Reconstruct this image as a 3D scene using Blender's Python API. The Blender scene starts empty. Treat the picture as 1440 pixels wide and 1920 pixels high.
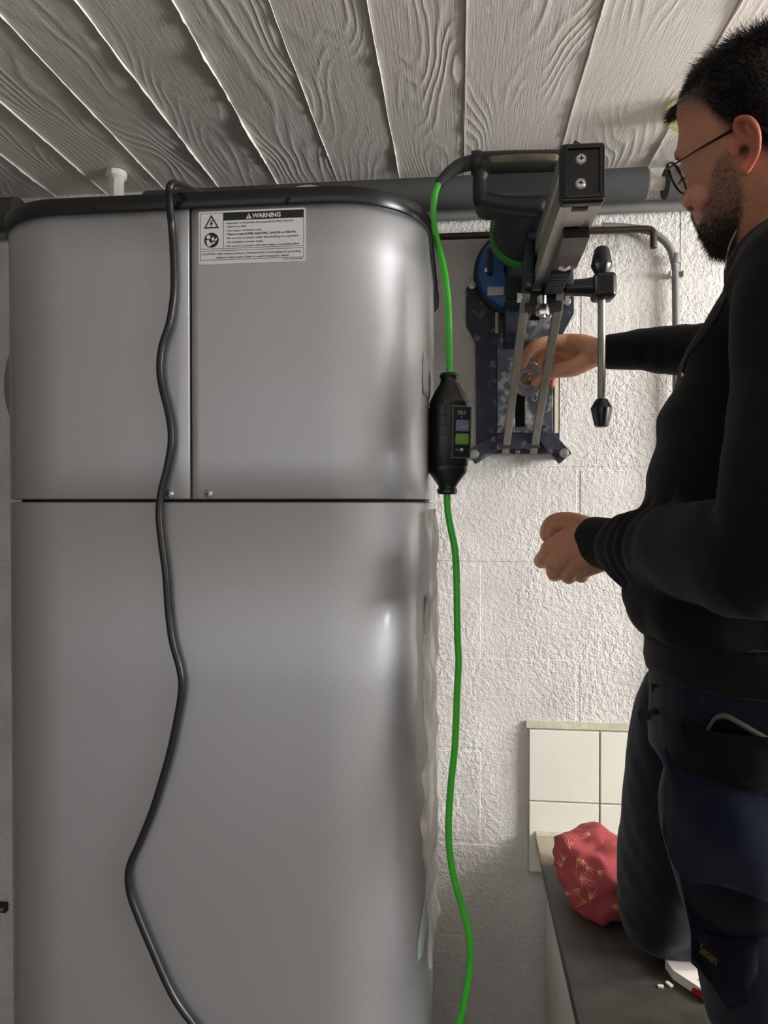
import bpy, bmesh, math, random
import numpy as np
from mathutils import Vector, Matrix, noise as mnoise
from mathutils.bvhtree import BVHTree

random.seed(7)
rng = np.random.default_rng(7)
scene = bpy.context.scene
COL = scene.collection

# ------------------------------------------------------------------ camera, world, lights, exposure
FPX = 1335.0                       # focal length in pixels of the 1440 x 1920 frame
CAM = Vector((0.0, -1.53, 1.47))
cam_data = bpy.data.cameras.new('camera')
cam_data.sensor_fit = 'VERTICAL'
cam_data.sensor_height = 36.0
cam_data.lens = FPX / 1920.0 * 36.0
cam_data.clip_start = 0.01
cam = bpy.data.objects.new('camera', cam_data)
COL.objects.link(cam)
cam.location = CAM
cam.rotation_euler = (math.radians(90 - 0.69), 0.0, math.radians(6.0))
scene.camera = cam
CROT = cam.rotation_euler.to_matrix()

world = bpy.data.worlds.new('world')
scene.world = world
world.use_nodes = True
world.node_tree.nodes['Background'].inputs[0].default_value = (1.0, 0.985, 0.97, 1)
world.node_tree.nodes['Background'].inputs[1].default_value = 0.60

scene.cycles.max_bounces = 7
scene.cycles.diffuse_bounces = 4
scene.cycles.glossy_bounces = 4
scene.view_settings.view_transform = 'Standard'
scene.view_settings.look = 'None'
scene.view_settings.gamma = 1.0
scene.view_settings.use_curve_mapping = False
scene.view_settings.exposure = 0.86

LAMP_POS = Vector((1.75, -0.45, 1.86))     # pendant globe lamp, right of the frame
LAMP_POWER = 40.0
def add_light(name, kind, loc, power, color, **kw):
    d = bpy.data.lights.new(name, kind)
    d.energy = power
    d.color = color
    for k, v in kw.items():
        setattr(d, k, v)
    o = bpy.data.objects.new(name, d)
    COL.objects.link(o)
    o.location = loc
    return o
add_light('globe_light', 'POINT', LAMP_POS, LAMP_POWER, (1.0, 0.98, 0.955), shadow_soft_size=0.10)
WIN = (2.69, -1.45, 1.72, 0.9, 0.55)           # high basement window in the right wall: x, y, z, width, height
wl = add_light('window_daylight', 'AREA', (WIN[0] - 0.015, WIN[1], WIN[2]), 44.0, (0.97, 0.985, 1.0), shape='RECTANGLE', size=WIN[4], size_y=WIN[3])
wl.rotation_euler = (0, math.radians(90), 0)

# ------------------------------------------------------------------ helpers: pixels to the room, meshes, materials
def ray(px, py):
    return (CROT @ Vector(((px - 720) / FPX, -(py - 960) / FPX, -1.0))).normalized()
def P(px, py, y):
    """point of the plane y = const (parallel to the back wall) measured at a pixel of the photograph"""
    r = ray(px, py)
    return CAM + r * ((y - CAM.y) / r.y)
def PZ(px, py, z):
    r = ray(px, py)
    return CAM + r * ((z - CAM.z) / r.z)
CINV = CROT.transposed()
def proj(p):
    q = CINV @ (Vector(p) - CAM)
    return (720 + FPX * q.x / -q.z, 960 - FPX * q.y / -q.z)

def lin(c):
    return tuple((v / 12.92 if v <= 0.04045 else ((v + 0.055) / 1.055) ** 2.4) for v in c)
def S(r, g, b):
    return lin((r / 255, g / 255, b / 255))

MATS = {}
class NT:
    def __init__(self, name):
        self.m = bpy.data.materials.new(name)
        self.m.use_nodes = True
        self.t = self.m.node_tree
        self.b = self.t.nodes['Principled BSDF']
    def n(self, typ, **kw):
        nd = self.t.nodes.new(typ)
        for k, v in kw.items():
            if k.startswith('i_'):
                nd.inputs[k[2:].replace('_', ' ')].default_value = v
            else:
                setattr(nd, k, v)
        return nd
    def l(self, a, b):
        self.t.links.new(a, b)
    def pos(self, scale=(1, 1, 1), obj=False):
        if obj:
            src = self.n('ShaderNodeTexCoord').outputs['Object']
        else:
            src = self.n('ShaderNodeNewGeometry').outputs['Position']
        mp = self.n('ShaderNodeMapping')
        mp.inputs['Scale'].default_value = scale
        self.l(src, mp.inputs['Vector'])
        return mp.outputs['Vector']
    def noise(self, vec, scale, detail=3, rough=0.55, dist=0.0):
        nd = self.n('ShaderNodeTexNoise')
        nd.inputs['Scale'].default_value = scale
        nd.inputs['Detail'].default_value = detail
        nd.inputs['Roughness'].default_value = rough
        nd.inputs['Distortion'].default_value = dist
        self.l(vec, nd.inputs['Vector'])
        return nd.outputs['Fac']
    def ramp(self, fac, stops):
        nd = self.n('ShaderNodeValToRGB')
        e = nd.color_ramp.elements
        while len(e) < len(stops):
            e.new(0.5)
        for i, (p, c) in enumerate(stops):
            e[i].position = p
            e[i].color = (c, c, c, 1) if isinstance(c, (int, float)) else (*c[:3], 1)
        self.l(fac, nd.inputs['Fac'])
        return nd.outputs['Color']
    def mix(self, fac, a, b, blend='MIX'):
        nd = self.n('ShaderNodeMix', data_type='RGBA', blend_type=blend)
        for sock, v in ((nd.inputs[0], fac), (nd.inputs[6], a), (nd.inputs[7], b)):
            if hasattr(v, 'is_output'):
                self.l(v, sock)
            elif isinstance(v, (int, float)):
                sock.default_value = v if sock == nd.inputs[0] else (v, v, v, 1)
            else:
                sock.default_value = (*v[:3], 1)
        return nd.outputs[2]
    def math(self, op, a, b=0.0):
        nd = self.n('ShaderNodeMath', operation=op)
        for i, v in enumerate((a, b)):
            if hasattr(v, 'is_output'):
                self.l(v, nd.inputs[i])
            else:
                nd.inputs[i].default_value = v
        return nd.outputs[0]
    def bump(self, height, strength, dist, chain=None):
        nd = self.n('ShaderNodeBump')
        nd.inputs['Strength'].default_value = strength
        nd.inputs['Distance'].default_value = dist
        self.l(height, nd.inputs['Height'])
        if chain is not None:
            self.l(chain, nd.inputs['Normal'])
        return nd.outputs['Normal']
    def base(self, c):
        if hasattr(c, 'is_output'):
            self.l(c, self.b.inputs['Base Color'])
        else:
            self.b.inputs['Base Color'].default_value = (*c[:3], 1)
    def set(self, **kw):
        for k, v in kw.items():
            s = self.b.inputs[k.replace('_', ' ')]
            if hasattr(v, 'is_output'):
                self.l(v, s)
            else:
                s.default_value = v
    def normal(self, nrm):
        self.l(nrm, self.b.inputs['Normal'])

def M(name, color, rough=0.5, metal=0.0, var=0.0, vscale=20.0, bump=0.0, bscale=200.0, bdist=0.001, dirt=None, **kw):
    """plain procedural material: colour with noise variation, fine relief, optional dirt colour in patches"""
    if name in MATS:
        return MATS[name]
    t = NT(name)
    t.set(Roughness=rough, Metallic=metal, **kw)
    v = t.pos(obj=True)
    c = color
    if var > 0:
        nz = t.noise(v, vscale, 4)
        c = t.mix(t.ramp(nz, [(0.3, 0.0), (0.7, 1.0)]), tuple(x * (1 - var) for x in color), tuple(min(1, x * (1 + var)) for x in color))
    if dirt:
        dn = t.noise(v, dirt[1], 5, 0.65)
        c = t.mix(t.ramp(dn, [(dirt[2], 0.0), (min(1, dirt[2] + 0.18), 1.0)]), c, dirt[0])
    t.base(c)
    if bump > 0:
        t.normal(t.bump(t.noise(v, bscale, 4), bump, bdist))
    MATS[name] = t.m
    return t.m

def sharp(bm, ang=35):
    a = math.radians(ang)
    for f in bm.faces:
        f.smooth = True
    for e in bm.edges:
        if len(e.link_faces) == 2:
            e.smooth = e.calc_face_angle(0.0) < a
        else:
            e.smooth = False

class MB:
    """collects shapes into one mesh"""
    def __init__(self):
        self.bm = bmesh.new()
        self.wn = False
    def mesh(self, verts, faces):
        vs = [self.bm.verts.new(v) for v in verts]
        out = []
        for f in faces:
            try:
                out.append(self.bm.faces.new([vs[i] for i in f]))
            except ValueError:
                pass
        return vs, out
    def box(self, c, size, bevel=0.0, rot=None, seg=2):
        c = Vector(c)
        hx, hy, hz = (s / 2 for s in size)
        vv = [Vector((x, y, z)) for x in (-hx, hx) for y in (-hy, hy) for z in (-hz, hz)]
        if rot is not None:
            vv = [rot @ v for v in vv]
        vs, fs = self.mesh([v + c for v in vv], [(0, 1, 3, 2), (4, 6, 7, 5), (0, 4, 5, 1), (2, 3, 7, 6), (0, 2, 6, 4), (1, 5, 7, 3)])
        if bevel > 0:
            self.wn = True
            es = list({e for f in fs for e in f.edges})
            bmesh.ops.bevel(self.bm, geom=es, offset=bevel, segments=seg, profile=0.5, affect='EDGES')
        return self
    def bar(self, a, b, w, h, up=(0, 0, 1), bevel=0.0, ext=0.0):
        """square bar from a to b; w across, h along up"""
        a, b = Vector(a), Vector(b)
        d = (b - a).normalized()
        a, b = a - d * ext, b + d * ext
        u = Vector(up)
        u = (u - d * u.dot(d)).normalized()
        s = d.cross(u)
        R = Matrix((s, d, u)).transposed()
        return self.box((a + b) / 2, (w, (b - a).length, h), bevel, R)
    def lathe(self, prof, axis_o, axis_d, n=24, cap=True, flat=1.0, up=None):
        """prof: (distance along the axis, radius)"""
        o, d = Vector(axis_o), Vector(axis_d).normalized()
        u = Vector(up) if up is not None else (Vector((0, 0, 1)) if abs(d.z) < 0.9 else Vector((1, 0, 0)))
        u = (u - d * u.dot(d)).normalized()
        s = d.cross(u)
        rings = []
        for (t, r) in prof:
            rings.append([o + d * t + (u * math.cos(2 * math.pi * k / n) + s * math.sin(2 * math.pi * k / n) * flat) * r for k in range(n)])
        return self.rings(rings, cap)
    def rings(self, rings, cap=True, closed=True):
        n = len(rings[0])
        vs = [[self.bm.verts.new(p) for p in r] for r in rings]
        m = n if closed else n - 1
        for i in range(len(rings) - 1):
            for k in range(m):
                self.bm.faces.new((vs[i][k], vs[i][(k + 1) % n], vs[i + 1][(k + 1) % n], vs[i + 1][k]))
        if cap:
            self.bm.faces.new(list(reversed(vs[0])))
            self.bm.faces.new(vs[-1])
        return self
    def cyl(self, a, b, r, n=20, bevel=0.0):
        a, b = Vector(a), Vector(b)
        L = (b - a).length
        if bevel > 0:
            pr = [(0, r - bevel), (bevel * 0.3, r - bevel * 0.3), (bevel, r), (L - bevel, r), (L - bevel * 0.3, r - bevel * 0.3), (L, r - bevel)]
        else:
            pr = [(0, r), (L, r)]
        return self.lathe(pr, a, b - a, n)
    def tube(self, pts, radii, n=14, res=0, cap='flat'):
        pts = [Vector(p) for p in pts]
        if not hasattr(radii, '__len__'):
            radii = [radii] * len(pts)
        if res:
            pts, radii = spline(pts, radii, res)
        fr = []
        t0 = (pts[1] - pts[0]).normalized()
        u = Vector((0, 0, 1)) if abs(t0.z) < 0.9 else Vector((1, 0, 0))
        rings = []
        for i, p in enumerate(pts):
            t = (pts[min(i + 1, len(pts) - 1)] - pts[max(i - 1, 0)]).normalized()
            u = (u - t * u.dot(t)).normalized()
            s = t.cross(u)
            fr.append((p, t, u, s))
        def ring(p, u, s, r):
            return [p + (u * math.cos(2 * math.pi * k / n) + s * math.sin(2 * math.pi * k / n)) * r for k in range(n)]
        if cap == 'round':
            p, t, u, s = fr[0]
            for a in (80, 60, 38, 18):
                rings.append(ring(p - t * radii[0] * math.sin(math.radians(a)), u, s, radii[0] * math.cos(math.radians(a))))
        for (p, t, u, s), r in zip(fr, radii):
            rings.append(ring(p, u, s, r))
        if cap == 'round':
            p, t, u, s = fr[-1]
            for a in (18, 38, 60, 80):
                rings.append(ring(p + t * radii[-1] * math.sin(math.radians(a)), u, s, radii[-1] * math.cos(math.radians(a))))
        return self.rings(rings, True)
    def ellipsoid(self, c, r, R=None, n=20, m=14):
        c = Vector(c)
        R = R or Matrix.Identity(3)
        rings = []
        for i in range(m + 1):
            a = -math.pi / 2 + math.pi * i / m
            a = max(-1.53, min(1.53, a))
            rings.append([c + R @ Vector((r[0] * math.cos(a) * math.cos(2 * math.pi * k / n), r[1] * math.cos(a) * math.sin(2 * math.pi * k / n), r[2] * math.sin(a))) for k in range(n)])
        return self.rings(rings, True)
    def poly(self, pts, depth):
        """flat polygon (list of 3-D points) extruded by the vector depth"""
        d = Vector(depth)
        n = len(pts)
        vs, _ = self.mesh([Vector(p) for p in pts] + [Vector(p) + d for p in pts], [tuple(reversed(range(n))), tuple(range(n, 2 * n))] + [(k, (k + 1) % n, n + (k + 1) % n, n + k) for k in range(n)])
        return self
    def hexnut(self, a, b, r):
        a, b = Vector(a), Vector(b)
        L = (b - a).length
        return self.lathe([(0, r * 0.93), (L * 0.12, r), (L * 0.88, r), (L, r * 0.93)], a, b - a, 6)
    def build(self, name, mat, parent=None, ang=35, normals=True):
        if normals:
            bmesh.ops.recalc_face_normals(self.bm, faces=self.bm.faces)
        sharp(self.bm, ang)
        me = bpy.data.meshes.new(name)
        self.bm.to_mesh(me)
        self.bm.free()
        o = link(name, me, mat, parent)
        if self.wn:
            w = o.modifiers.new('weighted_normal', 'WEIGHTED_NORMAL')
            w.keep_sharp = True
        return o

def link(name, me, mat, parent=None):
    o = bpy.data.objects.new(name, me)
    COL.objects.link(o)
    if mat is not None:
        me.materials.clear()
        me.materials.append(mat)
    if parent is not None:
        o.parent = parent
        o.matrix_parent_inverse = parent.matrix_world_inv if hasattr(parent, 'matrix_world_inv') else Matrix.Translation(-parent.location)
    return o
def spline(pts, radii, res):
    out, ro = [], []
    n = len(pts)
    for i in range(n - 1):
        p0, p1, p2, p3 = pts[max(i - 1, 0)], pts[i], pts[i + 1], pts[min(i + 2, n - 1)]
        for k in range(res):
            t = k / res
            out.append(0.5 * ((2 * p1) + (p2 - p0) * t + (2 * p0 - 5 * p1 + 4 * p2 - p3) * t * t + (3 * p1 - p0 - 3 * p2 + p3) * t ** 3))
            ro.append(radii[i] * (1 - t) + radii[i + 1] * t)
    out.append(pts[-1])
    ro.append(radii[-1])
    return out, ro
def tag(o, label=None, cat=None, group=None, kind=None):
    if label: o['label'] = label
    if cat: o['category'] = cat
    if group: o['group'] = group
    if kind: o['kind'] = kind
    return o
def thing(name, loc, label, cat, group=None):
    o = bpy.data.objects.new(name, None)
    o.empty_display_size = 0.05
    COL.objects.link(o)
    o.location = loc
    return tag(o, label, cat, group)
def struct(name, loc=(0, 0, 0)):
    o = bpy.data.objects.new(name, None)
    COL.objects.link(o)
    o.location = loc
    o['kind'] = 'structure'
    return o
def evaluated(o):
    dg = bpy.context.evaluated_depsgraph_get()
    dg.update()
    me = bpy.data.meshes.new_from_object(o.evaluated_get(dg))
    return me
def voxel_union(mb, voxel, smooth=4, factor=0.5):
    """join overlapping closed shapes into one continuous surface"""
    bmesh.ops.recalc_face_normals(mb.bm, faces=mb.bm.faces)
    me = bpy.data.meshes.new('tmp')
    mb.bm.to_mesh(me)
    mb.bm.free()
    o = bpy.data.objects.new('tmp', me)
    COL.objects.link(o)
    r = o.modifiers.new('r', 'REMESH')
    r.mode = 'VOXEL'
    r.voxel_size = voxel
    if smooth:
        s = o.modifiers.new('s', 'SMOOTH')
        s.factor = factor
        s.iterations = smooth
    out = evaluated(o)
    bpy.data.objects.remove(o)
    bpy.data.meshes.remove(me)
    for p in out.polygons:
        p.use_smooth = True
    return out
def coords(me):
    a = np.empty(len(me.vertices) * 3, np.float32)
    me.vertices.foreach_get('co', a)
    return a.reshape(-1, 3).astype(np.float64)
def normals(me):
    a = np.empty(len(me.vertices) * 3, np.float32)
    me.vertices.foreach_get('normal', a)
    return a.reshape(-1, 3).astype(np.float64)
def set_coords(me, a):
    me.vertices.foreach_set('co', a.astype(np.float32).ravel())
    me.update()
_font_cache = {}
def text_mesh(txt, bold=0.0):
    cu = bpy.data.curves.new('t', 'FONT')
    cu.body = txt
    cu.size = 1.0
    cu.offset = bold
    cu.resolution_u = 3
    o = bpy.data.objects.new('t', cu)
    COL.objects.link(o)
    me = evaluated(o)
    bpy.data.objects.remove(o)
    bpy.data.curves.remove(cu)
    v = coords(me) if len(me.vertices) else np.zeros((0, 3))
    f = [tuple(p.vertices) for p in me.polygons]
    bpy.data.meshes.remove(me)
    return v, f
def put_text(mb, txt, o, ux, uy, width, height, bold=0.0):
    """flat letters: o = lower left corner of the line, ux / uy = directions; width and height of the whole line (height of a capital)"""
    v, f = text_mesh(txt, bold)
    if not len(v):
        return
    x0, x1 = v[:, 0].min(), v[:, 0].max()
    sx = width / (x1 - x0)
    sy = height / 0.72
    mb.mesh([Vector(o) + Vector(ux) * ((p[0] - x0) * sx) + Vector(uy) * (p[1] * sy) for p in v], f)

# ------------------------------------------------------------------ the room
CEIL = 2.163
ROOM = (-1.55, 2.7, -3.7, 0.0)       # x0, x1, y0, y1

def wall_material():
    t = NT('white_painted_block')
    v = t.pos()
    big = t.noise(v, 9.0, 3)
    rough = t.noise(v, 95.0, 3, 0.55)
    fine = t.noise(v, 260.0, 2, 0.5)
    patch = t.ramp(t.noise(v, 5.0, 2), [(0.40, 0.5), (0.58, 1.0)])
    h = t.math('ADD', t.math('MULTIPLY', rough, 0.9), t.math('MULTIPLY', fine, 0.35))
    h = t.math('MULTIPLY', h, patch)
    vor = t.n('ShaderNodeTexVoronoi')
    vor.inputs['Scale'].default_value = 105.0
    t.l(v, vor.inputs['Vector'])
    pits = t.ramp(vor.outputs['Distance'], [(0.05, 1.0), (0.17, 0.0)])
    sel = t.ramp(t.noise(v, 30.0, 3, 0.6), [(0.47, 0.0), (0.58, 1.0)])
    pm = t.math('MULTIPLY', pits, sel)
    c = t.mix(t.ramp(big, [(0.3, 0.0), (0.7, 1.0)]), S(204, 199, 193), S(219, 215, 209))
    dirt = t.ramp(t.noise(v, 14.0, 6, 0.7), [(0.60, 0.0), (0.78, 1.0)])
    c = t.mix(t.math('MULTIPLY', dirt, 0.35), c, S(150, 140, 128))
    c = t.mix(t.math('MULTIPLY', pm, 0.8), c, S(70, 62, 55))
    t.base(c)
    t.set(Roughness=0.75)
    n1 = t.bump(h, 1.0, 0.0055)
    n2 = t.bump(t.math('SUBTRACT', 1.0, pm), 0.6, 0.002, n1)
    t.normal(n2)
    return t.m
MAT_WALL = wall_material()
MAT_PLAIN = M('white_wall_paint', S(214, 209, 202), 0.8, var=0.05, vscale=6, bump=0.5, bscale=90, bdist=0.003)
MAT_JOINT = M('painted_mortar', S(222, 217, 212), 0.85, var=0.08, vscale=25, bump=0.8, bscale=120, bdist=0.003)

# back wall: backing + single blocks in running bond, joints 2 mm back
wall_back = struct('wall_back')
mb = MB()
mb.box(((ROOM[0] + ROOM[1]) / 2, 0.1008, 1.1), (ROOM[1] - ROOM[0], 0.2, 2.4))
mb.build('mortar', MAT_WALL, wall_back)
def block_mesh(w, h):
    b = MB()
    b.box((0, 0, 0), (w, 0.05, h), 0.0018, seg=1)
    b.bm.faces.ensure_lookup_table()
    sharp(b.bm, 20)
    me = bpy.data.meshes.new('block')
    b.bm.to_mesh(me)
    b.bm.free()
    me.materials.append(MAT_WALL)
    return me
full = block_mesh(0.3945, 0.1945)
zs = [-0.057 + 0.2 * k for k in range(12)]
for r, z in enumerate(zs):
    if z + 0.2 > CEIL + 0.1 or z < -0.1:
        continue
    x = -1.75 if r % 2 else -1.55
    while x < ROOM[1]:
        o = bpy.data.objects.new('block', full)
        COL.objects.link(o)
        o.location = (x + 0.2, 0.025 + random.uniform(-0.0006, 0.0006), z + 0.1)
        o.parent = wall_back
        x += 0.4
MAT_DIM = M('dimming_wall_grey', S(112, 109, 104), 0.85, var=0.12, vscale=5, bump=0.4, bscale=70, bdist=0.003)  # unseen left wall, toned dark to dim its reflection in the heater
def plain_wall(name, c, size, mat=None):
    o = MB().box(c, size).build(name, mat or MAT_PLAIN)
    o['kind'] = 'structure'
plain_wall('wall_left', (ROOM[0] - 0.05, (ROOM[2]) / 2, 1.1), (0.1, -ROOM[2] + 0.2, 2.4), MAT_DIM)
plain_wall('wall_right', (ROOM[1] + 0.05, (ROOM[2]) / 2, 1.1), (0.1, -ROOM[2] + 0.2, 2.4))
# front wall left out to let even fill light in; the floor runs on
fl = MB().box(((ROOM[0] + ROOM[1]) / 2, -4.0, -0.05), (ROOM[1] - ROOM[0] + 6.0, 8.6, 0.1)).build('floor', M('grey_concrete_floor', S(120, 117, 112), 0.8, var=0.12, vscale=5, bump=0.3, bscale=80))
fl['kind'] = 'structure'

# ceiling: board-marked concrete, each board print its own piece, paint fins along the joints
def board_material():
    t = NT('white_board_marked_ceiling')
    g = t.n('ShaderNodeNewGeometry').outputs['Position']
    oi = t.n('ShaderNodeObjectInfo').outputs['Random']
    off = t.n('ShaderNodeCombineXYZ')
    t.l(t.math('MULTIPLY', oi, 7.0), off.inputs['Y'])
    t.l(t.math('MULTIPLY', oi, 3.0), off.inputs['Z'])
    add = t.n('ShaderNodeVectorMath', operation='ADD')
    t.l(g, add.inputs[0])
    t.l(off.outputs[0], add.inputs[1])
    def mp(sc):
        m = t.n('ShaderNodeMapping')
        m.inputs['Scale'].default_value = sc
        t.l(add.outputs[0], m.inputs['Vector'])
        return m.outputs['Vector']
    warp = t.noise(mp((5.0, 1.5, 1.0)), 1.0, 2, 0.45)
    warp2 = t.noise(mp((26.0, 6.0, 1.0)), 1.0, 2, 0.5)
    sx = t.n('ShaderNodeSeparateXYZ')
    t.l(add.outputs[0], sx.inputs[0])
    ph = t.math('ADD', t.math('MULTIPLY', sx.outputs['X'], 300.0), t.math('ADD', t.math('MULTIPLY', warp, 150.0), t.math('MULTIPLY', warp2, 9.0)))
    rings = t.math('ADD', t.math('MULTIPLY', t.math('SINE', ph), 0.5), 0.5)
    rings = t.math('POWER', rings, 2.2)
    mask = t.ramp(t.noise(mp((7.0, 2.2, 1.0)), 1.0, 2, 0.5), [(0.40, 0.06), (0.62, 1.0)])
    fibre = t.noise(mp((420.0, 14.0, 1.0)), 1.0, 3, 0.6)
    saw = t.noise(mp((9.0, 260.0, 1.0)), 1.0, 2, 0.5)
    drip = t.noise(mp((130.0, 75.0, 1.0)), 1.0, 3, 0.65)
    drip = t.ramp(drip, [(0.52, 0.0), (0.75, 1.0)])
    h = t.math('ADD', t.math('MULTIPLY', t.math('MULTIPLY', rings, mask), 0.62), t.math('MULTIPLY', fibre, 0.42))
    h = t.math('ADD', h, t.math('ADD', t.math('MULTIPLY', saw, 0.22), t.math('MULTIPLY', drip, 0.16)))
    c = t.mix(t.noise(mp((6, 3, 1)), 1.0, 3), S(206, 199, 191), S(224, 218, 211))
    t.base(c)
    t.set(Roughness=0.42)
    t.normal(t.bump(h, 1.0, 0.0014))
    return t.m
MAT_BOARD = board_material()
MAT_FIN = M('white_paint_fin', S(236, 232, 226), 0.5, bump=0.5, bscale=300)
ceiling = struct('ceiling')
MB().box(((ROOM[0] + ROOM[1]) / 2, ROOM[2] / 2, CEIL + 0.07), (ROOM[1] - ROOM[0] + 0.2, -ROOM[2] + 0.4, 0.1)).build('slab', MAT_JOINT, ceiling)
JX = [-0.787, -0.648, -0.526, -0.393, -0.261, -0.127, 0.009, 0.198, 0.386]
while JX[0] > ROOM[0]:
    JX.insert(0, JX[0] - random.choice((0.12, 0.135, 0.15)))
while JX[-1] < ROOM[1]:
    JX.append(JX[-1] + random.choice((0.17, 0.185, 0.16)))
for i in range(len(JX) - 1):
    a, b = JX[i], JX[i + 1]
    dz = random.uniform(0.0, 0.0016)
    MB().box(((a + b) / 2, ROOM[2] / 2 + 0.05, CEIL + 0.012 + dz), (b - a - 0.0016, -ROOM[2] + 0.1, 0.024), 0.0012, seg=1).build('board', MAT_BOARD, ceiling, ang=20)
for k, x in enumerate(JX[1:-1]):
    m2 = MB()
    L, n = -ROOM[2], 260
    ring = []
    thick = 1.7 if abs(x + 0.393) < 0.02 else (1.0 + 0.3 * math.sin(k * 2.1))
    for i in range(n + 1):
        y = -L * i / n
        h = (0.0010 + 0.0030 * max(0, mnoise.noise((x * 9, y * 14, 0.3)) + 0.15) + 0.0035 * max(0, mnoise.noise((x * 5, y * 60, 1.7)))) * thick
        w = (0.0009 + 0.0011 * max(0, mnoise.noise((x * 7, y * 40, 4.0)) + 0.2)) * thick
        ox = 0.0025 * mnoise.noise((x, y * 6, 9.0))
        ring.append([(x + ox - w, y, CEIL + 0.004), (x + ox - w * 0.5, y, CEIL - h * 0.8), (x + ox + w * 0.5, y, CEIL - h), (x + ox + w, y, CEIL + 0.004)])
    m2.rings(ring, cap=True).build('joint_fin', MAT_FIN, ceiling, ang=50)

# high window in the right wall, out of the frame
w1 = struct('window_1', (WIN[0], WIN[1], WIN[2]))
FR = M('white_window_frame', S(220, 220, 216), 0.4)
for dy, dz, sy, sz in ((0, WIN[4] / 2 + 0.02, WIN[3] + 0.08, 0.04), (0, -WIN[4] / 2 - 0.02, WIN[3] + 0.08, 0.04), (WIN[3] / 2 + 0.02, 0, 0.04, WIN[4]), (-WIN[3] / 2 - 0.02, 0, 0.04, WIN[4])):
    MB().box((WIN[0] - 0.012, WIN[1] + dy, WIN[2] + dz), (0.045, sy, sz), 0.003).build('window_frame', FR, w1)
MB().box((WIN[0], WIN[1], WIN[2]), (0.006, WIN[3], WIN[4])).build('pane', M('frosted_pane', S(225, 230, 232), 0.3), w1)

# ------------------------------------------------------------------ lamps of the room
def pendant(pos, r, label):
    """ceiling rose, flex and an open ring shade around the light source"""
    t = thing('pendant_lamp', (pos.x, pos.y, CEIL), label, 'lamp')
    W = M('white_lamp_plastic', S(225, 225, 220), 0.4)
    MB().lathe([(0, 0.045), (0.012, 0.045), (0.02, 0.012)], (pos.x, pos.y, CEIL), (0, 0, -1), 20).build('ceiling_rose', W, t)
    MB().cyl((pos.x, pos.y, CEIL - 0.015), (pos.x, pos.y, pos.z + r + 0.01), 0.003, 8).build('flex', W, t)
    MB().lathe([(0, 0.006), (0.004, 0.02), (0.035, 0.02), (0.04, 0.017)], (pos.x, pos.y, pos.z + r + 0.045), (0, 0, -1), 16).build('lamp_holder', W, t)
pendant(LAMP_POS, 0.10, 'white pendant lamp hanging near the wall on the far right')
# ------------------------------------------------------------------ pipes along the wall
MAT_FOAM = M('grey_foam_insulation', S(66, 66, 66), 0.85, var=0.1, vscale=30, bump=0.25, bscale=500, bdist=0.0006)
MAT_CONDUIT = M('grey_pvc_conduit', S(118, 118, 116), 0.5, var=0.06, vscale=12)
MAT_DARKPIPE = M('dark_brown_steel_pipe', S(62, 52, 42), 0.4, 0.5, var=0.2, vscale=40)
MAT_WHITEPIPE = M('white_plastic_pipe', S(214, 210, 198), 0.45, var=0.06, vscale=40)
PZB, PYB, PRB = 2.098, -0.075, 0.0315
def pipe_x(py_px, y):
    return P(py_px, 350, y).x
xa, xb, xc = pipe_x(275, PYB), pipe_x(1214, PYB), pipe_x(1245, PYB)
t = thing('insulated_pipe', (xa, PYB, PZB), 'long pipe in dark grey foam insulation under the ceiling behind the drill', 'pipe')
MB().lathe([(0, 0.018), (0, PRB - 0.003), (0.004, PRB), (xb - xa - 0.004, PRB), (xb - xa, PRB - 0.004), (xb - xa, 0.018)], (xa, PYB, PZB), (1, 0, 0), 28).build('foam_sleeve', MAT_FOAM, t)
MB().cyl((xb - 0.3, PYB, PZB), (xc + 0.3, PYB, PZB), 0.0125, 18).build('bare_pipe', MAT_WHITEPIPE, t)
MB().lathe([(0, 0.014), (0, PRB - 0.004), (0.004, PRB), (1.0, PRB), (1.0, 0.014)], (xc, PYB, PZB), (1, 0, 0), 28).build('foam_sleeve', MAT_FOAM, t)
x0 = pipe_x(40, PYB)
t = thing('insulated_pipe', (x0, PYB, PZB), 'short foam-wrapped grey pipe at the far left edge beside the water heater top', 'pipe')
MB().lathe([(0, 0.014), (0, PRB - 0.004), (0.004, PRB), (0.5, PRB), (0.5, 0.014)], (x0, PYB, PZB), (-1, 0, 0), 28).build('foam_sleeve', MAT_FOAM, t)
# straight conduit under the foam pipe
pc = P(1180, 389, -0.022)
o = MB().cyl((-1.45, -0.022, pc.z), (1.6, -0.022, pc.z), 0.0115, 18).build('conduit', MAT_CONDUIT)
tag(o, 'straight light grey conduit running along the wall just below the foam pipe', 'conduit')
# dark pipe that ends in a down-turned elbow
pd = P(1190, 430, -0.045)
pe = P(1225, 465, -0.045)
pts = [(-0.42, -0.045, pd.z)] + [(x, -0.045, pd.z) for x in (-0.2, 0.0, 0.2)] + [(pe.x - 0.014, -0.045, pd.z), (pe.x - 0.005, -0.045, pd.z - 0.002), (pe.x - 0.001, -0.045, pd.z - 0.006), (pe.x, -0.045, pd.z - 0.014), (pe.x, -0.045, pe.z)]
o = MB().tube(pts, 0.0068, 14).build('bent_pipe', MAT_DARKPIPE)
tag(o, 'thin dark brown pipe on the wall ending in a down-turned elbow', 'pipe')
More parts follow.
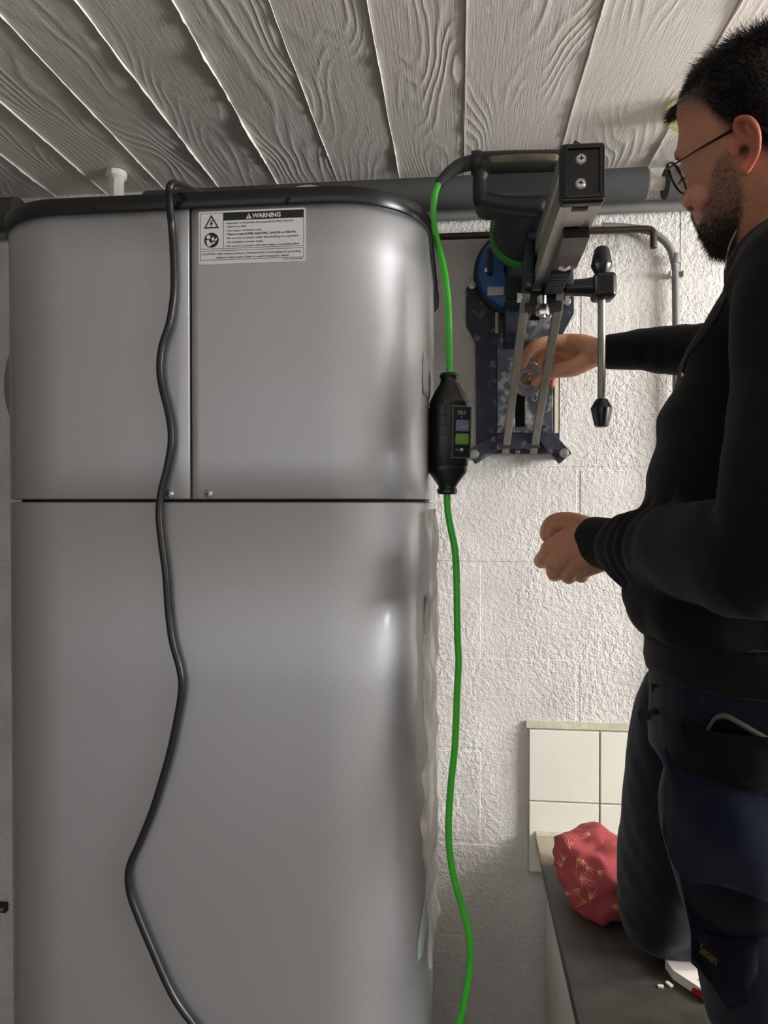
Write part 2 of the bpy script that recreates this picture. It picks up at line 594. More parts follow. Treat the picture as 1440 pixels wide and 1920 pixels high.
# grey conduit that bends down beside the arm
t = thing('bent_conduit', P(1269, 700, -0.02), 'grey conduit curving down the wall between the drill and the man', 'conduit')
YC = -0.018
pl = [P(1130, 424, YC), P(1180, 427, YC), P(1215, 433, YC), P(1238, 445, YC), P(1254, 462, YC), P(1262, 482, YC), P(1266, 510, YC), P(1267.5, 600, YC), P(1268, 720, YC), P(1268.5, 900, YC), P(1269, 1200, YC), P(1269, 1340, YC)]
MB().tube(pl, 0.0075, 14, 5).build('conduit_run', MAT_CONDUIT, t)
MB().cyl(P(1266.5, 476, YC), P(1266.8, 494, YC), 0.0092, 16, 0.0008).build('coupling', MAT_CONDUIT, t)
c = P(1266, 516, -0.012)
m = MB().box(c, (0.026, 0.012, 0.012), 0.002)
m.box(c + Vector((-0.0125, -0.008, 0)), (0.0035, 0.014, 0.012), 0.001)
m.box(c + Vector((0.0125, -0.008, 0)), (0.0035, 0.014, 0.012), 0.001)
m.build('clip', M('light_grey_clip', S(176, 174, 168), 0.5), t)
# white painted hanger stub above the heater
t = thing('pipe_hanger', P(219, 360, -0.05), 'short white painted hanger hanging from the ceiling above the heater left side', 'hanger')
hp = P(219, 366, -0.10)
m = MB()
m.lathe([(0, 0.020), (0.012, 0.021), (0.018, 0.0145), (0.07, 0.014), (0.072, 0.004)], (hp.x, -0.10, CEIL), (0, 0, -1), 12)
for v in m.bm.verts:
    v.co += Vector((mnoise.noise(v.co * 90) * 0.0035, mnoise.noise(v.co * 90 + Vector((5, 0, 0))) * 0.0035, 0))
m.build('hanger_stub', M('white_lumpy_paint', S(224, 219, 208), 0.6, bump=0.6, bscale=200), t)
# flat round vessel on the wall, left of the heater
ce = P(149, 716, -0.07)
t = thing('round_tank', (ce.x, -0.02, ce.z), 'flat round grey tank on the wall peeking out left of the heater', 'tank')
MB().lathe([(0, 0.165), (0.012, 0.18), (0.035, 0.185), (0.045, 0.185), (0.062, 0.172), (0.07, 0.12), (0.072, 0.01)], (ce.x, -0.003, ce.z), (0, -1, 0), 56).build('shell', M('mid_grey_paint', S(128, 130, 132), 0.45), t)
MB().lathe([(0, 0.185), (0.002, 0.189), (0.006, 0.189), (0.008, 0.185)], (ce.x, -0.041, ce.z), (0, -1, 0), 56).build('seam_band', M('mid_grey_paint', S(128, 130, 132), 0.45), t)
# black wall hooks at the left edge
q = P(5, 1698, 0)
t = thing('wall_bracket', q, 'small black metal bracket on the wall at the lower left edge', 'bracket')
MB().box(q + Vector((-0.01, -0.006, 0)), (0.05, 0.012, 0.022), 0.003).build('plate', M('black_iron', S(30, 29, 28), 0.5), t)
MB().cyl(q + Vector((0.008, -0.012, 0.0)), q + Vector((0.008, -0.016, 0.0)), 0.004, 10).build('screw', M('steel', S(190, 190, 188), 0.3, 1.0), t)

# ------------------------------------------------------------------ tiled splashback and masonry counter
MAT_TILE = M('white_glazed_tile', S(226, 224, 212), 0.22, var=0.03, vscale=8, bump=0.06, bscale=25, bdist=0.002, dirt=(S(190, 182, 160), 45, 0.72))
MAT_GROUT = M('beige_grout', S(176, 170, 150), 0.9, var=0.15, vscale=60, bump=0.5, bscale=300)
tl0 = P(991, 1366, -0.012)
KZ = 0.775                                  # counter height
X0 = tl0.x
t = thing('tile_splashback', (X0, -0.006, KZ), 'white square tiles with a cement edge on the wall above the counter', 'splashback')
ztop = tl0.z
MB().box(((X0 + 1.5) / 2, -0.004, (ztop + KZ - 0.09) / 2), (1.5 - X0, 0.014, ztop - KZ + 0.09), 0.001, seg=1).build('grout_bed', MAT_GROUT, t)
m = MB()
ring = []
for i in range(60):
    x = X0 - 0.004 + i * (1.5 - X0) / 59
    e = 0.003 * mnoise.noise((x * 25, 0, 2.0))
    ring.append([(x, 0.0, ztop + 0.013 + e), (x, -0.008, ztop + 0.012 + e), (x, -0.014, ztop + 0.002), (x, 0.0, ztop - 0.003)])
m.rings(ring).build('cement_edge', MAT_GROUT, t)
th = P(991, 1500, -0.012).z
zr = [(ztop - 0.001, th + 0.001), (th - 0.001, KZ - 0.08)]
x = X0
tw = P(1124, 1440, -0.012).x - X0
while x < 1.4:
    for (za, zb) in zr:
        j = random.uniform(-0.0006, 0.0006)
        lo = zb
        MB().box((x + tw / 2, -0.0135 + j, (za + lo) / 2), (tw - 0.0036, 0.007, za - lo - 0.0015), 0.0012, seg=2).build('tile', MAT_TILE, t)
    x += tw

def counter_material():
    t = NT('dark_grey_worktop')
    v = t.pos()
    s = t.n('ShaderNodeSeparateXYZ')
    t.l(v, s.inputs[0])
    edge = t.math('ADD', s.outputs['Y'], t.math('MULTIPLY', t.noise(v, 18.0, 4), 0.06))
    dust = t.ramp(t.math('ADD', edge, 1.0), [(0.865, 0.0), (0.91, 1.0)])
    n = t.noise(v, 12.0, 5, 0.65)
    c = t.mix(t.ramp(n, [(0.35, 0.0), (0.7, 1.0)]), S(52, 48, 44), S(80, 74, 68))
    c = t.mix(dust, c, S(158, 148, 128))
    scr = t.noise(t.pos((6, 90, 1)), 1.0, 3, 0.6)
    c = t.mix(t.ramp(scr, [(0.70, 0.0), (0.78, 0.35)]), c, S(130, 122, 110))
    t.base(c)
    t.set(Roughness=t.ramp(n, [(0.3, 0.42), (0.7, 0.62)]))
    t.normal(t.bump(t.noise(v, 250.0, 3), 0.15, 0.001))
    return t.m
XK = PZ(1003, 1563, KZ).x
t = thing('counter', (XK + 0.6, -0.4, 0), 'dark grey stone counter with a white side panel by the wall', 'counter')
KD = 0.80
MB().box(((XK + 1.55) / 2, -KD / 2 - 0.019, KZ - 0.011), (1.55 - XK, KD, 0.022), 0.0025).build('worktop', counter_material(), t)
MB().box((XK + 0.022 + 0.04, -KD / 2 - 0.003, (KZ - 0.022) / 2), (0.08, KD - 0.04, KZ - 0.022), 0.003).build('side_panel', M('white_panel_paint', S(206, 202, 192), 0.6, var=0.05, vscale=6, dirt=(S(150, 135, 110), 14, 0.62), bump=0.2, bscale=60), t)
MB().box((1.5, -KD / 2 - 0.003, (KZ - 0.022) / 2), (0.08, KD - 0.04, KZ - 0.022), 0.003).build('side_panel', MATS['white_panel_paint'], t)
# mortar bead along the tile foot
m = MB()
ring = []
for i in range(50):
    x = XK + 0.002 + i * (1.5 - XK) / 49
    e = 0.006 + 0.004 * mnoise.noise((x * 40, 0, 5.0))
    ring.append([(x, -0.0178, KZ - 0.001), (x, -0.019 - e * 0.8, KZ + 0.0004), (x, -0.0178, KZ + e)])
m.rings(ring).build('mortar_bead', MAT_GROUT, t)

# ------------------------------------------------------------------ the water heater
HX0, HX1, HY0, HY1, HR = -0.628, -0.042, -0.672, -0.09, 0.12
HZT = 1.835                                   # foot of the black lid
SEAM = 1.4735
def outline(off=0.0, arc=14):
    """rounded square, counter-clockwise from the back left: left side, front, right side; returns points and outward normals"""
    pts = []
    def corner(cx, cy, a0, a1):
        for k in range(arc + 1):
            a = math.radians(a0 + (a1 - a0) * k / arc)
            pts.append((cx + math.cos(a) * (HR + off), cy + math.sin(a) * (HR + off), math.cos(a), math.sin(a)))
    corner(HX0 + HR, HY1 - HR, 90, 180)
    for k in range(1, 12):
        y = HY1 - HR + (HY0 + HR - HY1 + HR) * k / 12
        pts.append((HX0 - off, y, -1, 0))
    corner(HX0 + HR, HY0 + HR, 180, 270)
    for k in range(1, 24):
        x = HX0 + HR + (HX1 - HX0 - 2 * HR) * k / 24
        pts.append((x, HY0 - off, 0, -1))
    corner(HX1 - HR, HY0 + HR, 270, 360)
    for k in range(1, 12):
        y = HY0 + HR + (HY1 - HY0 - 2 * HR) * k / 12
        pts.append((HX1 + off, y, 1, 0))
    corner(HX1 - HR, HY1 - HR, 0, 90)
    for k in range(1, 8):
        x = HX1 - HR + (HX0 - HX1 + 2 * HR) * k / 8
        pts.append((x, HY1 + off, 0, 1))
    return pts
def heater_paint():
    t = NT('silver_metallic_paint')
    v = t.pos()
    grain = t.noise(t.pos((500, 500, 2600)), 1.0, 2, 0.5)
    fleck = t.noise(v, 1500.0, 2)
    big = t.noise(t.pos((3.5, 3.5, 1.2)), 1.0, 3)
    c = t.mix(t.ramp(fleck, [(0.3, 0.0), (0.7, 1.0)]), S(180, 180, 183), S(198, 198, 201))
    t.base(c)
    t.set(Metallic=0.88, Roughness=t.ramp(big, [(0.3, 0.45), (0.7, 0.51)]))
    n1 = t.bump(big, 0.25, 0.003)
    t.normal(t.bump(grain, 0.10, 0.0004, n1))
    t.set(Coat_Weight=0.25, Coat_Roughness=0.12)
    return t.m
MAT_HEAT = heater_paint()
MAT_BLACK = M('black_gloss_plastic', S(17, 17, 18), 0.28)
MAT_CORE = M('dark_inner_shell', S(20, 20, 20), 0.8)
heater = thing('water_heater', ((HX0 + HX1) / 2, (HY0 + HY1) / 2, 0), 'tall silver water heater with rounded corners and black lid on the left', 'water heater')
base = outline()
def nearest(fn):
    return min(range(len(base)), key=lambda i: fn(base[i]))
i_left = nearest(lambda p: abs(p[0] - HX0) * 5 + abs(p[1] + 0.36))
i_right = nearest(lambda p: abs(p[0] - HX1) * 5 + abs(p[1] + 0.36))
def panel(name, pts, z0, z1, mat=None, closed=False):
    """sheet bent along the outline with rolled lips on all four edges"""
    m = MB()
    lip = [(0.0, -0.012), (0.0, -0.004), (0.0006, -0.0012), (0.002, 0.0)]
    rows = [(z0 + a, o) for a, o in lip] + [(z0 + (z1 - z0) * k / 6, 0.0) for k in range(1, 6)] + [(z1 - a, o) for a, o in reversed(lip)]
    P2 = list(pts)
    if not closed:
        def ext(p, q):
            d = Vector((p[0] - q[0], p[1] - q[1])).normalized()
            return d
        d0, d1 = ext(P2[0], P2[1]), ext(P2[-1], P2[-2])
        def shift(p, d, a, o):
            return (p[0] - d.x * a + p[2] * o, p[1] - d.y * a + p[3] * o, p[2], p[3])
        P2 = [shift(pts[0], d0, a, o) for a, o in lip[:3]] + [shift(pts[0], d0, 0.002, 0)] + P2[1:-1] + [shift(pts[-1], d1, 0.002, 0)] + [shift(pts[-1], d1, a, o) for a, o in reversed(lip[:3])]
    rings = []
    for z, o in rows:
        rings.append([(p[0] + p[2] * o, p[1] + p[3] * o, z) for p in P2])
    m.rings(rings, cap=False, closed=closed)
    ob = m.build(name, mat or MAT_HEAT, heater, ang=50, normals=False)
    return ob
xs = P(357, 660, HY0).x
front_idx = list(range(i_left, i_right + 1))
def cut(idx, x, side):
    out = []
    for i in idx:
        p = base[i]
        if side < 0 and (p[3] > -0.99 or p[0] < x - 0.004):
            if i <= (i_left + i_right) / 2 or p[0] < x - 0.004:
                out.append(p)
        if side > 0 and (p[3] > -0.99 or p[0] > x + 0.004):
            if p[0] > x + 0.004:
                out.append(p)
    return out
left_pts = [base[i] for i in front_idx if base[i][0] < xs - 0.004] + [(xs - 0.0011, HY0, 0, -1)]
right_pts = [(xs + 0.0011, HY0, 0, -1)] + [base[i] for i in front_idx if base[i][0] > xs + 0.004]
G = 0.0016
panel('upper_panel', left_pts, SEAM + G, HZT + 0.004)
panel('upper_panel', right_pts, SEAM + G, HZT + 0.004)
panel('lower_panel', [base[i] for i in front_idx], 0.06, SEAM - G)
back_pts = [base[i % len(base)] for i in range(i_right, i_left + len(base) + 1)]
back_pts = [(p[0] - p[2] * 0.004, p[1] - p[3] * 0.004, p[2], p[3]) for p in back_pts]
panel('rear_shell', back_pts, 0.06, HZT + 0.004)
m = MB()
co = outline(-0.014)
m.rings([[(p[0], p[1], z) for p in co] for z in (0.03, HZT + 0.01)]).build('inner_shell', MAT_CORE, heater)
m = MB()
cb = outline(-0.006)
m.rings([[(p[0], p[1], z) for p in cb] for z in (0.0, 0.062)]).build('base_ring', MAT_BLACK, heater)
# lid
m = MB()
LT = HZT + 0.0205
rows = [(HZT - 0.001, -0.006), (HZT - 0.001, 0.0035), (HZT + 0.0008, 0.005), (LT - 0.004, 0.005), (LT - 0.0012, 0.0038), (LT, 0.0005), (LT + 0.002, -0.03), (LT + 0.003, -0.1)]
m.rings([[(p[0] + p[2] * o, p[1] + p[3] * o, z) for p in base] for z, o in rows]).build('lid', MAT_BLACK, heater, ang=40)
MAT_STEEL = M('steel', S(190, 190, 188), 0.3, 1.0)
def screw(pos, d, r, parent, mat=None, name='screw', cross=True):
    """pan-head screw with a cross recess"""
    d = Vector(d).normalized()
    s = MB().lathe([(-0.002, r), (0.0006, r), (r * 0.35, r * 0.8), (r * 0.5, r * 0.45), (r * 0.5, 0.0002)], pos, d, 18)
    so = s.build(name, mat or MAT_STEEL, parent, ang=50)
    if cross:
        u = Vector((0, 0, 1)) if abs(d.z) < 0.9 else Vector((1, 0, 0))
        w = d.cross(u)
        a = random.uniform(0, 1.5)
        u, w = u * math.cos(a) + w * math.sin(a), w * math.cos(a) - u * math.sin(a)
        c = Vector(pos) + d * r * 0.5
        k = MB().bar(c - u * r * 0.42, c + u * r * 0.42, r * 0.2, 0.0007, d)
        k.bar(c - w * r * 0.42, c + w * r * 0.42, r * 0.2, 0.0007, d)
        k.build('cross_recess', M('screw_recess', S(40, 40, 40), 0.6), so if parent is not None else so)
    return so
for px, py in ((318, 926), (391, 926)):
    screw(P(px, py, HY0 - 0.0003), (0, -1, 0), 0.0056, heater)
for px, py in ((177, 389), (540, 376)):
    screw(P(px, py, HY0 - 0.0055), (0, -1, 0), 0.0036, heater, M('black_screw', S(28, 28, 28), 0.25, 0.6))
# warning label
def warning_label():
    y = HY0 - 0.0005
    a, b = P(372.5, 396, y), P(573, 488, y)
    x0, x1, zt, zb = a.x, b.x, P(373, 397.5, y).z, P(372, 496.5, y).z
    W, H = x1 - x0, zt - zb
    def q(u, v, k=1):
        return Vector((x0 + u * W, y - 0.00012 * k, zt - v * H))
    m = MB()
    rad = 0.0022
    pts = []
    for cx, cz, a0 in ((x0 + rad, zb + rad, 180), (x1 - rad, zb + rad, 270), (x1 - rad, zt - rad, 0), (x0 + rad, zt - rad, 90)):
        for k in range(6):
            an = math.radians(a0 + 90 * k / 5)
            pts.append((cx + rad * math.cos(an), y + 0.0004, cz + rad * math.sin(an)))
    m.poly(pts, (0, -0.0004, 0))
    lab = m.build('warning_label', M('white_label_paper', S(214, 213, 210), 0.45), heater)
    INK = M('black_ink', S(24, 24, 25), 0.6)
    WHT = M('white_ink', S(214, 213, 210), 0.5)
    ux, uz = Vector((1, 0, 0)), Vector((0, 0, 1))
    def rect(mm, u0, v0, u1, v1, k=1):
        mm.mesh([q(u0, v0, k), q(u1, v0, k), q(u1, v1, k), q(u0, v1, k)], [(0, 1, 2, 3)])
    def frame(mm, u0, v0, u1, v1, w=0.004):
        h = w * W / H
        rect(mm, u0, v0, u1, v0 + h); rect(mm, u0, v1 - h, u1, v1); rect(mm, u0, v0, u0 + w, v1); rect(mm, u1 - w, v0, u1, v1)
    mm = MB()
    frame(mm, 0.014, 0.035, 0.985, 0.715)
    frame(mm, 0.014, 0.745, 0.985, 0.925)
    rect(mm, 0.232, 0.04, 0.236, 0.71)
    rect(mm, 0.236, 0.04, 0.985, 0.185)
    mm.build('label_ruling', INK, lab, normals=False)
    mm = MB()
    def line(txt, u0, u1, v, h, bold=0.014, k=2):
        put_text(mm, txt, q(u0, v, k), ux, uz, (u1 - u0) * W, h * H, bold)
    hh = 0.036
    line('Improper connections can cause ELECTRIC SHOCK,', 0.272, 0.895, 0.252, hh)
    line('DEATH or FIRE.', 0.272, 0.455, 0.322, hh)
    line('Use copper conductors only.', 0.272, 0.595, 0.393, hh)
    line('There is risk of FIRE, ELECTRIC, SHOCK or DEATH.', 0.272, 0.915, 0.464, hh, 0.035)
    line('Do not turn on power under disassembling the equipment', 0.272, 0.935, 0.536, hh)
    line('for installation, service, repair.', 0.272, 0.61, 0.610, hh)
    line('Do not turn on power until water heater is completely filled.', 0.272, 0.945, 0.684, hh)
    for v in (0.252, 0.393, 0.464, 0.684):
        rect(mm, 0.254, v - 0.026, 0.261, v - 0.012, 2)
    line('CAUTION : Risk of Electric Shock. Connect branch circuit equipment grounding', 0.03, 0.955, 0.825, hh)
    line("means to water heater. Refer to owner's manual for details.", 0.165, 0.85, 0.895, hh)
    line('P/No. : MEZ66813401', 0.80, 0.975, 0.962, 0.024)
    mm.build('label_text', INK, lab, normals=False)['kind'] = 'stuff'
    mm = MB()
    put_text(mm, 'WARNING', q(0.505, 0.152, 3), ux, uz, 0.265 * W, 0.082 * H, 0.035)
    mm.mesh([q(0.447, 0.165, 3), q(0.503, 0.165, 3), q(0.475, 0.062, 3)], [(0, 1, 2)])
    mm.build('label_heading', WHT, lab, normals=False)
    mm = MB()
    put_text(mm, '!', q(0.4715, 0.152, 5), ux, uz, 0.007 * W, 0.058 * H, 0.03)
    mm.build('exclamation_mark', INK, lab, normals=False)
    mm = MB()
    # triangle with bolt, reader pictogram disc
    def tri(cu, cv, r, k):
        A = [(cu + r * math.sin(math.radians(t)), cv - r * math.cos(math.radians(t)) * W / H) for t in (0, 120, 240)]
        return [q(u, v, k) for u, v in A]
    o_, i_ = tri(0.122, 0.235, 0.083, 2), tri(0.122, 0.235, 0.060, 2)
    mm.mesh(o_ + i_, [(0, 1, 4, 3), (1, 2, 5, 4), (2, 0, 3, 5)])
    bolt = [(0.127, 0.135), (0.106, 0.225), (0.120, 0.225), (0.110, 0.285), (0.138, 0.20), (0.124, 0.20), (0.137, 0.14)]
    bolt = [(u, v + 0.022) for u, v in bolt]
    mm.mesh([q(u, v, 2) for u, v in bolt], [tuple(range(len(bolt)))])
    mm.build('label_pictogram', INK, lab, normals=False)
    mm = MB()
    cu, cv, r = 0.122, 0.545, 0.068
    n = 32
    mm.mesh([q(cu + r * math.cos(2 * math.pi * k / n), cv + r * W / H * math.sin(2 * math.pi * k / n), 2) for k in range(n)], [tuple(range(n))])
    mm.build('label_pictogram', INK, lab, normals=False)
    mm = MB()
    hc = (0.094, 0.485, 0.019)
    mm.mesh([q(hc[0] + hc[2] * math.cos(2 * math.pi * k / 16), hc[1] + hc[2] * W / H * math.sin(2 * math.pi * k / 16), 3) for k in range(16)], [tuple(range(16))])
    body = [(0.070, 0.55), (0.095, 0.535), (0.112, 0.60), (0.150, 0.575), (0.156, 0.60), (0.112, 0.645), (0.115, 0.665), (0.085, 0.655)]
    mm.mesh([q(u, v, 3) for u, v in body], [tuple(range(len(body)))])
    book = [(0.118, 0.52), (0.140, 0.475), (0.152, 0.53), (0.135, 0.565)]
    mm.mesh([q(u, v, 3) for u, v in book], [(0, 1, 2, 3)])
    pg = [(0.150, 0.545), (0.172, 0.50), (0.178, 0.53), (0.160, 0.575)]
    mm.mesh([q(u, v, 3) for u, v in pg], [(0, 1, 2, 3)])
    mm.build('pictogram_reader', WHT, lab, normals=False)
warning_label()
# strips of strapping tape on the right edge
def tape_mat():
    t = NT('pale_strapping_tape')
    v = t.pos((60, 60, 900))
    st = t.n('ShaderNodeTexWave', bands_direction='Z')
    st.inputs['Scale'].default_value = 0.35
    t.l(v, st.inputs['Vector'])
    t.base(t.mix(st.outputs['Color'], S(214, 226, 226), S(240, 246, 245)))
    t.set(Roughness=0.6, Alpha=0.95)
    return t.m
MAT_TAPE = tape_mat()
def wrap_patch(name, prof, mat, off=0.0012, n=14, parent=heater, jitter=0.0):
    """prof: rows (z, s0, s1): patch on the right-hand corner between outline lengths s0..s1 (metres from the start of the front right corner)"""
    path, acc = [], 0.0
    i0 = nearest(lambda p: abs(p[0] - (HX1 - HR)) + abs(p[1] - HY0))
    ps = [base[i] for i in range(i0, min(len(base), i0 + 60))]
    L = [0.0]
    for a, b in zip(ps, ps[1:]):
        L.append(L[-1] + math.hypot(b[0] - a[0], b[1] - a[1]))
    def at(s):
        for k in range(len(L) - 1):
            if L[k + 1] >= s:
                t = (s - L[k]) / (L[k + 1] - L[k])
                return [ps[k][j] * (1 - t) + ps[k + 1][j] * t for j in range(4)]
        return ps[-1]
    m = MB()
    top, bot = [], []
    for (z, s0, s1) in prof:
        row = []
        for k in range(n + 1):
            p = at(s0 + (s1 - s0) * k / n)
            o = off + jitter * (0.5 + mnoise.noise((p[1] * 45, z * 9, 2.0)) + 0.8 * mnoise.noise((p[1] * 20, z * 30, 7.0)))
            o = max(o, 0.0009)
            row.append((p[0] + p[2] * o, p[1] + p[3] * o, z))
        top.append(row)
    m.rings(top, cap=False, closed=False)
    bm = m.bm
    bmesh.ops.solidify(bm, geom=list(bm.faces), thickness=0.0003)
    return m.build(name, mat, parent, ang=60)
def tz(py, y=-0.56):
    return P(805, py, y).z
wrap_patch('tape_strip', [(tz(668), 0.152, 0.19), (tz(690), 0.150, 0.24), (tz(722), 0.149, 0.245), (tz(745), 0.151, 0.21)], MAT_TAPE)
wrap_patch('tape_strip', [(tz(1115), 0.16, 0.235), (tz(1150), 0.158, 0.24), (tz(1185), 0.16, 0.235)], MAT_TAPE)
wrap_patch('tape_strip', [(tz(1640), 0.18, 0.235), (tz(1690), 0.148, 0.22), (tz(1730), 0.135, 0.20), (tz(1765), 0.134, 0.150)], MAT_TAPE)
def film_mat():
    t = NT('clear_protective_film')
    t.base(S(228, 223, 218))
    t.set(Roughness=0.22, Alpha=0.55)
    t.set(Specular_IOR_Level=0.9)
    return t.m
rows = []
for k in range(61):
    z = tz(955) + (tz(1790) - tz(955)) * k / 60
    a = 0.150 + 0.022 * mnoise.noise((z * 7, 0, 3)) - 0.012 * math.sin(k / 60 * math.pi)
    b = 0.30 + 0.02 * mnoise.noise((z * 11, 4, 3))
    rows.append((z, a, b))
wrap_patch('protective_film', rows, film_mat(), 0.003, 22, heater, 0.009)
# pale round cap on top, low duct collar
cp = P(582, 358, -0.45)
MB().lathe([(0, 0.05), (cp.z - LT - 0.03, 0.05), (cp.z - LT - 0.01, 0.045), (cp.z - LT, 0.03), (cp.z - LT + 0.001, 0.002)], (cp.x, -0.45, LT - 0.004), (0, 0, 1), 28).build('duct_collar', M('pale_green_plastic', S(206, 216, 206), 0.4), heater)

# black power cord hanging down the heater front
YB = HY0 - 0.0075
cord = [P(430, 392, -0.36), P(400, 372, -0.44), P(372, 361, -0.56), P(345, 350, -0.645), P(327, 344, -0.69), P(318.5, 350, -0.70), P(317.5, 368, -0.695), P(319, 395, -0.688)]
cord += [P(x, y, YB) for x, y in ((322.5, 430), (326, 490), (326, 550), (318, 605), (304, 650), (300, 690), (304, 725), (314, 765), (320.5, 800), (321, 835), (313, 880), (302, 925), (298.5, 965), (303, 1015), (311, 1075), (315.5, 1140), (323, 1200), (337, 1252), (341, 1290), (333, 1345), (319, 1410), (305, 1460), (286, 1520), (262, 1580), (246, 1615), (240.5, 1642), (244, 1675), (258, 1715), (283, 1775), (322, 1862), (362, 1920), (420, 1990), (470, 2080))]
e = cord[-1]
cord += [Vector((e.x + 0.05, e.y - 0.01, 0.45)), Vector((e.x + 0.05, e.y - 0.03, 0.2)), Vector((e.x + 0.02, e.y - 0.08, 0.03)), Vector((e.x - 0.06, e.y - 0.18, 0.006)), Vector((e.x - 0.3, e.y - 0.2, 0.006))]
o = MB().tube(cord, 0.0047, 12, 4).build('power_cord', M('black_rubber_cord', S(26, 26, 27), 0.32))
tag(o, 'black power cord hanging in waves down the front of the water heater', 'cord')

# ------------------------------------------------------------------ the core drill on its wall stand
MAT_ALU = M('brushed_aluminium', S(178, 174, 166), 0.42, 0.85, var=0.08, vscale=30, bump=0.1, bscale=400)
MAT_ALU_D = M('dull_aluminium', S(150, 146, 138), 0.5, 0.7, var=0.12, vscale=40)
MAT_BASE = M('worn_blue_grey_steel', S(48, 51, 62), 0.45, 0.5, var=0.3, vscale=35, bump=0.3, bscale=160, dirt=(S(150, 148, 148), 34, 0.57))
MAT_BASE_L = M('scuffed_base_plate', S(72, 75, 86), 0.42, 0.5, var=0.25, vscale=40, bump=0.3, bscale=160, dirt=(S(178, 174, 168), 30, 0.52))
MAT_RUBBER = M('black_tool_plastic', S(24, 24, 25), 0.5, var=0.2, vscale=60, bump=0.15, bscale=700, dirt=(S(84, 76, 64), 26, 0.68))
MAT_GREYP = M('dark_grey_tool_plastic', S(36, 39, 38), 0.4, var=0.15, vscale=40, dirt=(S(96, 92, 84), 30, 0.68))
MAT_GREEN = M('green_ring_plastic', S(48, 136, 40), 0.4)
MAT_BLUE = M('blue_tool_plastic', S(22, 84, 150), 0.38, var=0.15, vscale=25, dirt=(S(96, 132, 160), 20, 0.62))
MAT_CHROME = M('chrome', S(205, 205, 205), 0.16, 1.0)
MAT_ROD = M('dull_steel_rod', S(150, 150, 142), 0.38, 0.9, var=0.15, vscale=50, dirt=(S(96, 94, 86), 40, 0.6))

YCAP = -0.61
c0, c1 = P(1049, 278, YCAP), P(1131, 385, YCAP)
CX, CZ, CW, CH = (c0.x + c1.x) / 2, (c0.z + c1.z) / 2, c1.x - c0.x, c0.z - c1.z
DX, DZ = 0.125, 1.47 + 0.508                  # axis of the drill motor
stand = thing('drill_stand', (CX, -0.02, CZ - 0.2), 'aluminium drill stand with blue-grey base plate bolted to the wall', 'drill stand')

# column: extruded section with a channel below and ribs on the side
w, h = CW / 2 - 0.0015, CH / 2 - 0.0015
prof = [(-w, h), (-w, 0.35 * h), (-w + 0.004, 0.30 * h), (-w + 0.004, -0.30 * h), (-w, -0.35 * h), (-w, -h), (-0.40 * w, -h), (-0.40 * w, -h + 0.012), (0.40 * w, -h + 0.012), (0.40 * w, -h), (w, -h), (w, -0.35 * h), (w - 0.004, -0.3 * h), (w - 0.004, 0.3 * h), (w, 0.35 * h), (w, h)]
m = MB().poly([(CX + a, YCAP, CZ + b) for a, b in prof], (0, -YCAP - 0.03, 0))
m.build('column', MAT_ALU, stand, ang=20)
# end cap
m = MB().box((CX, YCAP - 0.004, CZ), (CW + 0.001, 0.018, CH + 0.001), 0.0055, seg=3)
cap = m.build('end_cap', MAT_BLACK, stand)
m = MB()
fy = YCAP - 0.0142
fw, fh = CW / 2 - 0.006, CH / 2 - 0.007
for a, b in (((-fw, fh), (fw, fh)), ((fw, fh), (fw, -fh)), ((fw, -fh), (-fw, -fh)), ((-fw, -fh), (-fw, fh))):
    m.bar((CX + a[0], fy, CZ + a[1]), (CX + b[0], fy, CZ + b[1]), 0.004, 0.005, (0, 1, 0), 0.0015, 0.002)
m.build('cap_rim', MAT_BLACK, cap)
for px, py in ((1089.5, 299), (1088.5, 345)):
    screw(P(px, py, YCAP - 0.0135), (0, -1, 0), 0.0072, cap, M('bright_screw', S(214, 212, 204), 0.35, 0.7))
# sliding carriage around the column
yk = -0.255
m = MB()
m.box((CX - CW / 2 - 0.006, yk, CZ), (0.012, 0.10, CH + 0.012), 0.003)
m.box((CX + CW / 2 + 0.006, yk, CZ), (0.012, 0.10, CH + 0.012), 0.003)
m.box((CX, yk, CZ + CH / 2 + 0.006), (CW + 0.024, 0.10, 0.012), 0.003)
m.build('carriage', MAT_BASE, stand)
# rack strip and black slider hanging under the channel
zb = CZ - CH / 2
m = MB().box((CX, -0.565, zb + 0.004), (0.026, 0.05, 0.006), 0.001)
m.build('rack_strip', M('pale_metal_strip', S(196, 192, 186), 0.4, 0.4), stand)
x0_, x1_ = 0.141, 0.176
sl = MB()
prof = [(-0.535, zb + 0.008), (-0.535, zb - 0.012), (-0.50, zb - 0.016), (-0.43, zb - 0.018), (-0.40, zb - 0.012), (-0.27, zb - 0.008), (-0.262, zb + 0.008)]
sl.poly([(x0_, y, z) for y, z in prof], (x1_ - x0_, 0, 0))
slider = sl.build('slider', MAT_BLACK, stand, ang=20)
MB().lathe([(0, 0.010), (0.002, 0.0098), (0.005, 0.006), (0.006, 0.001)], P(1066, 483, -0.43).lerp(Vector((0.158, -0.43, zb - 0.016)), 1.0), (0, -0.25, -1), 20).build('slider_bolt', MAT_STEEL, slider)
for k in range(7):
    MB().box((0.159, -0.385 + k * 0.016, zb - 0.0125), (0.030, 0.006, 0.008), 0.0012).build('rib', M('black_tool_plastic', S(24, 24, 25)), slider)
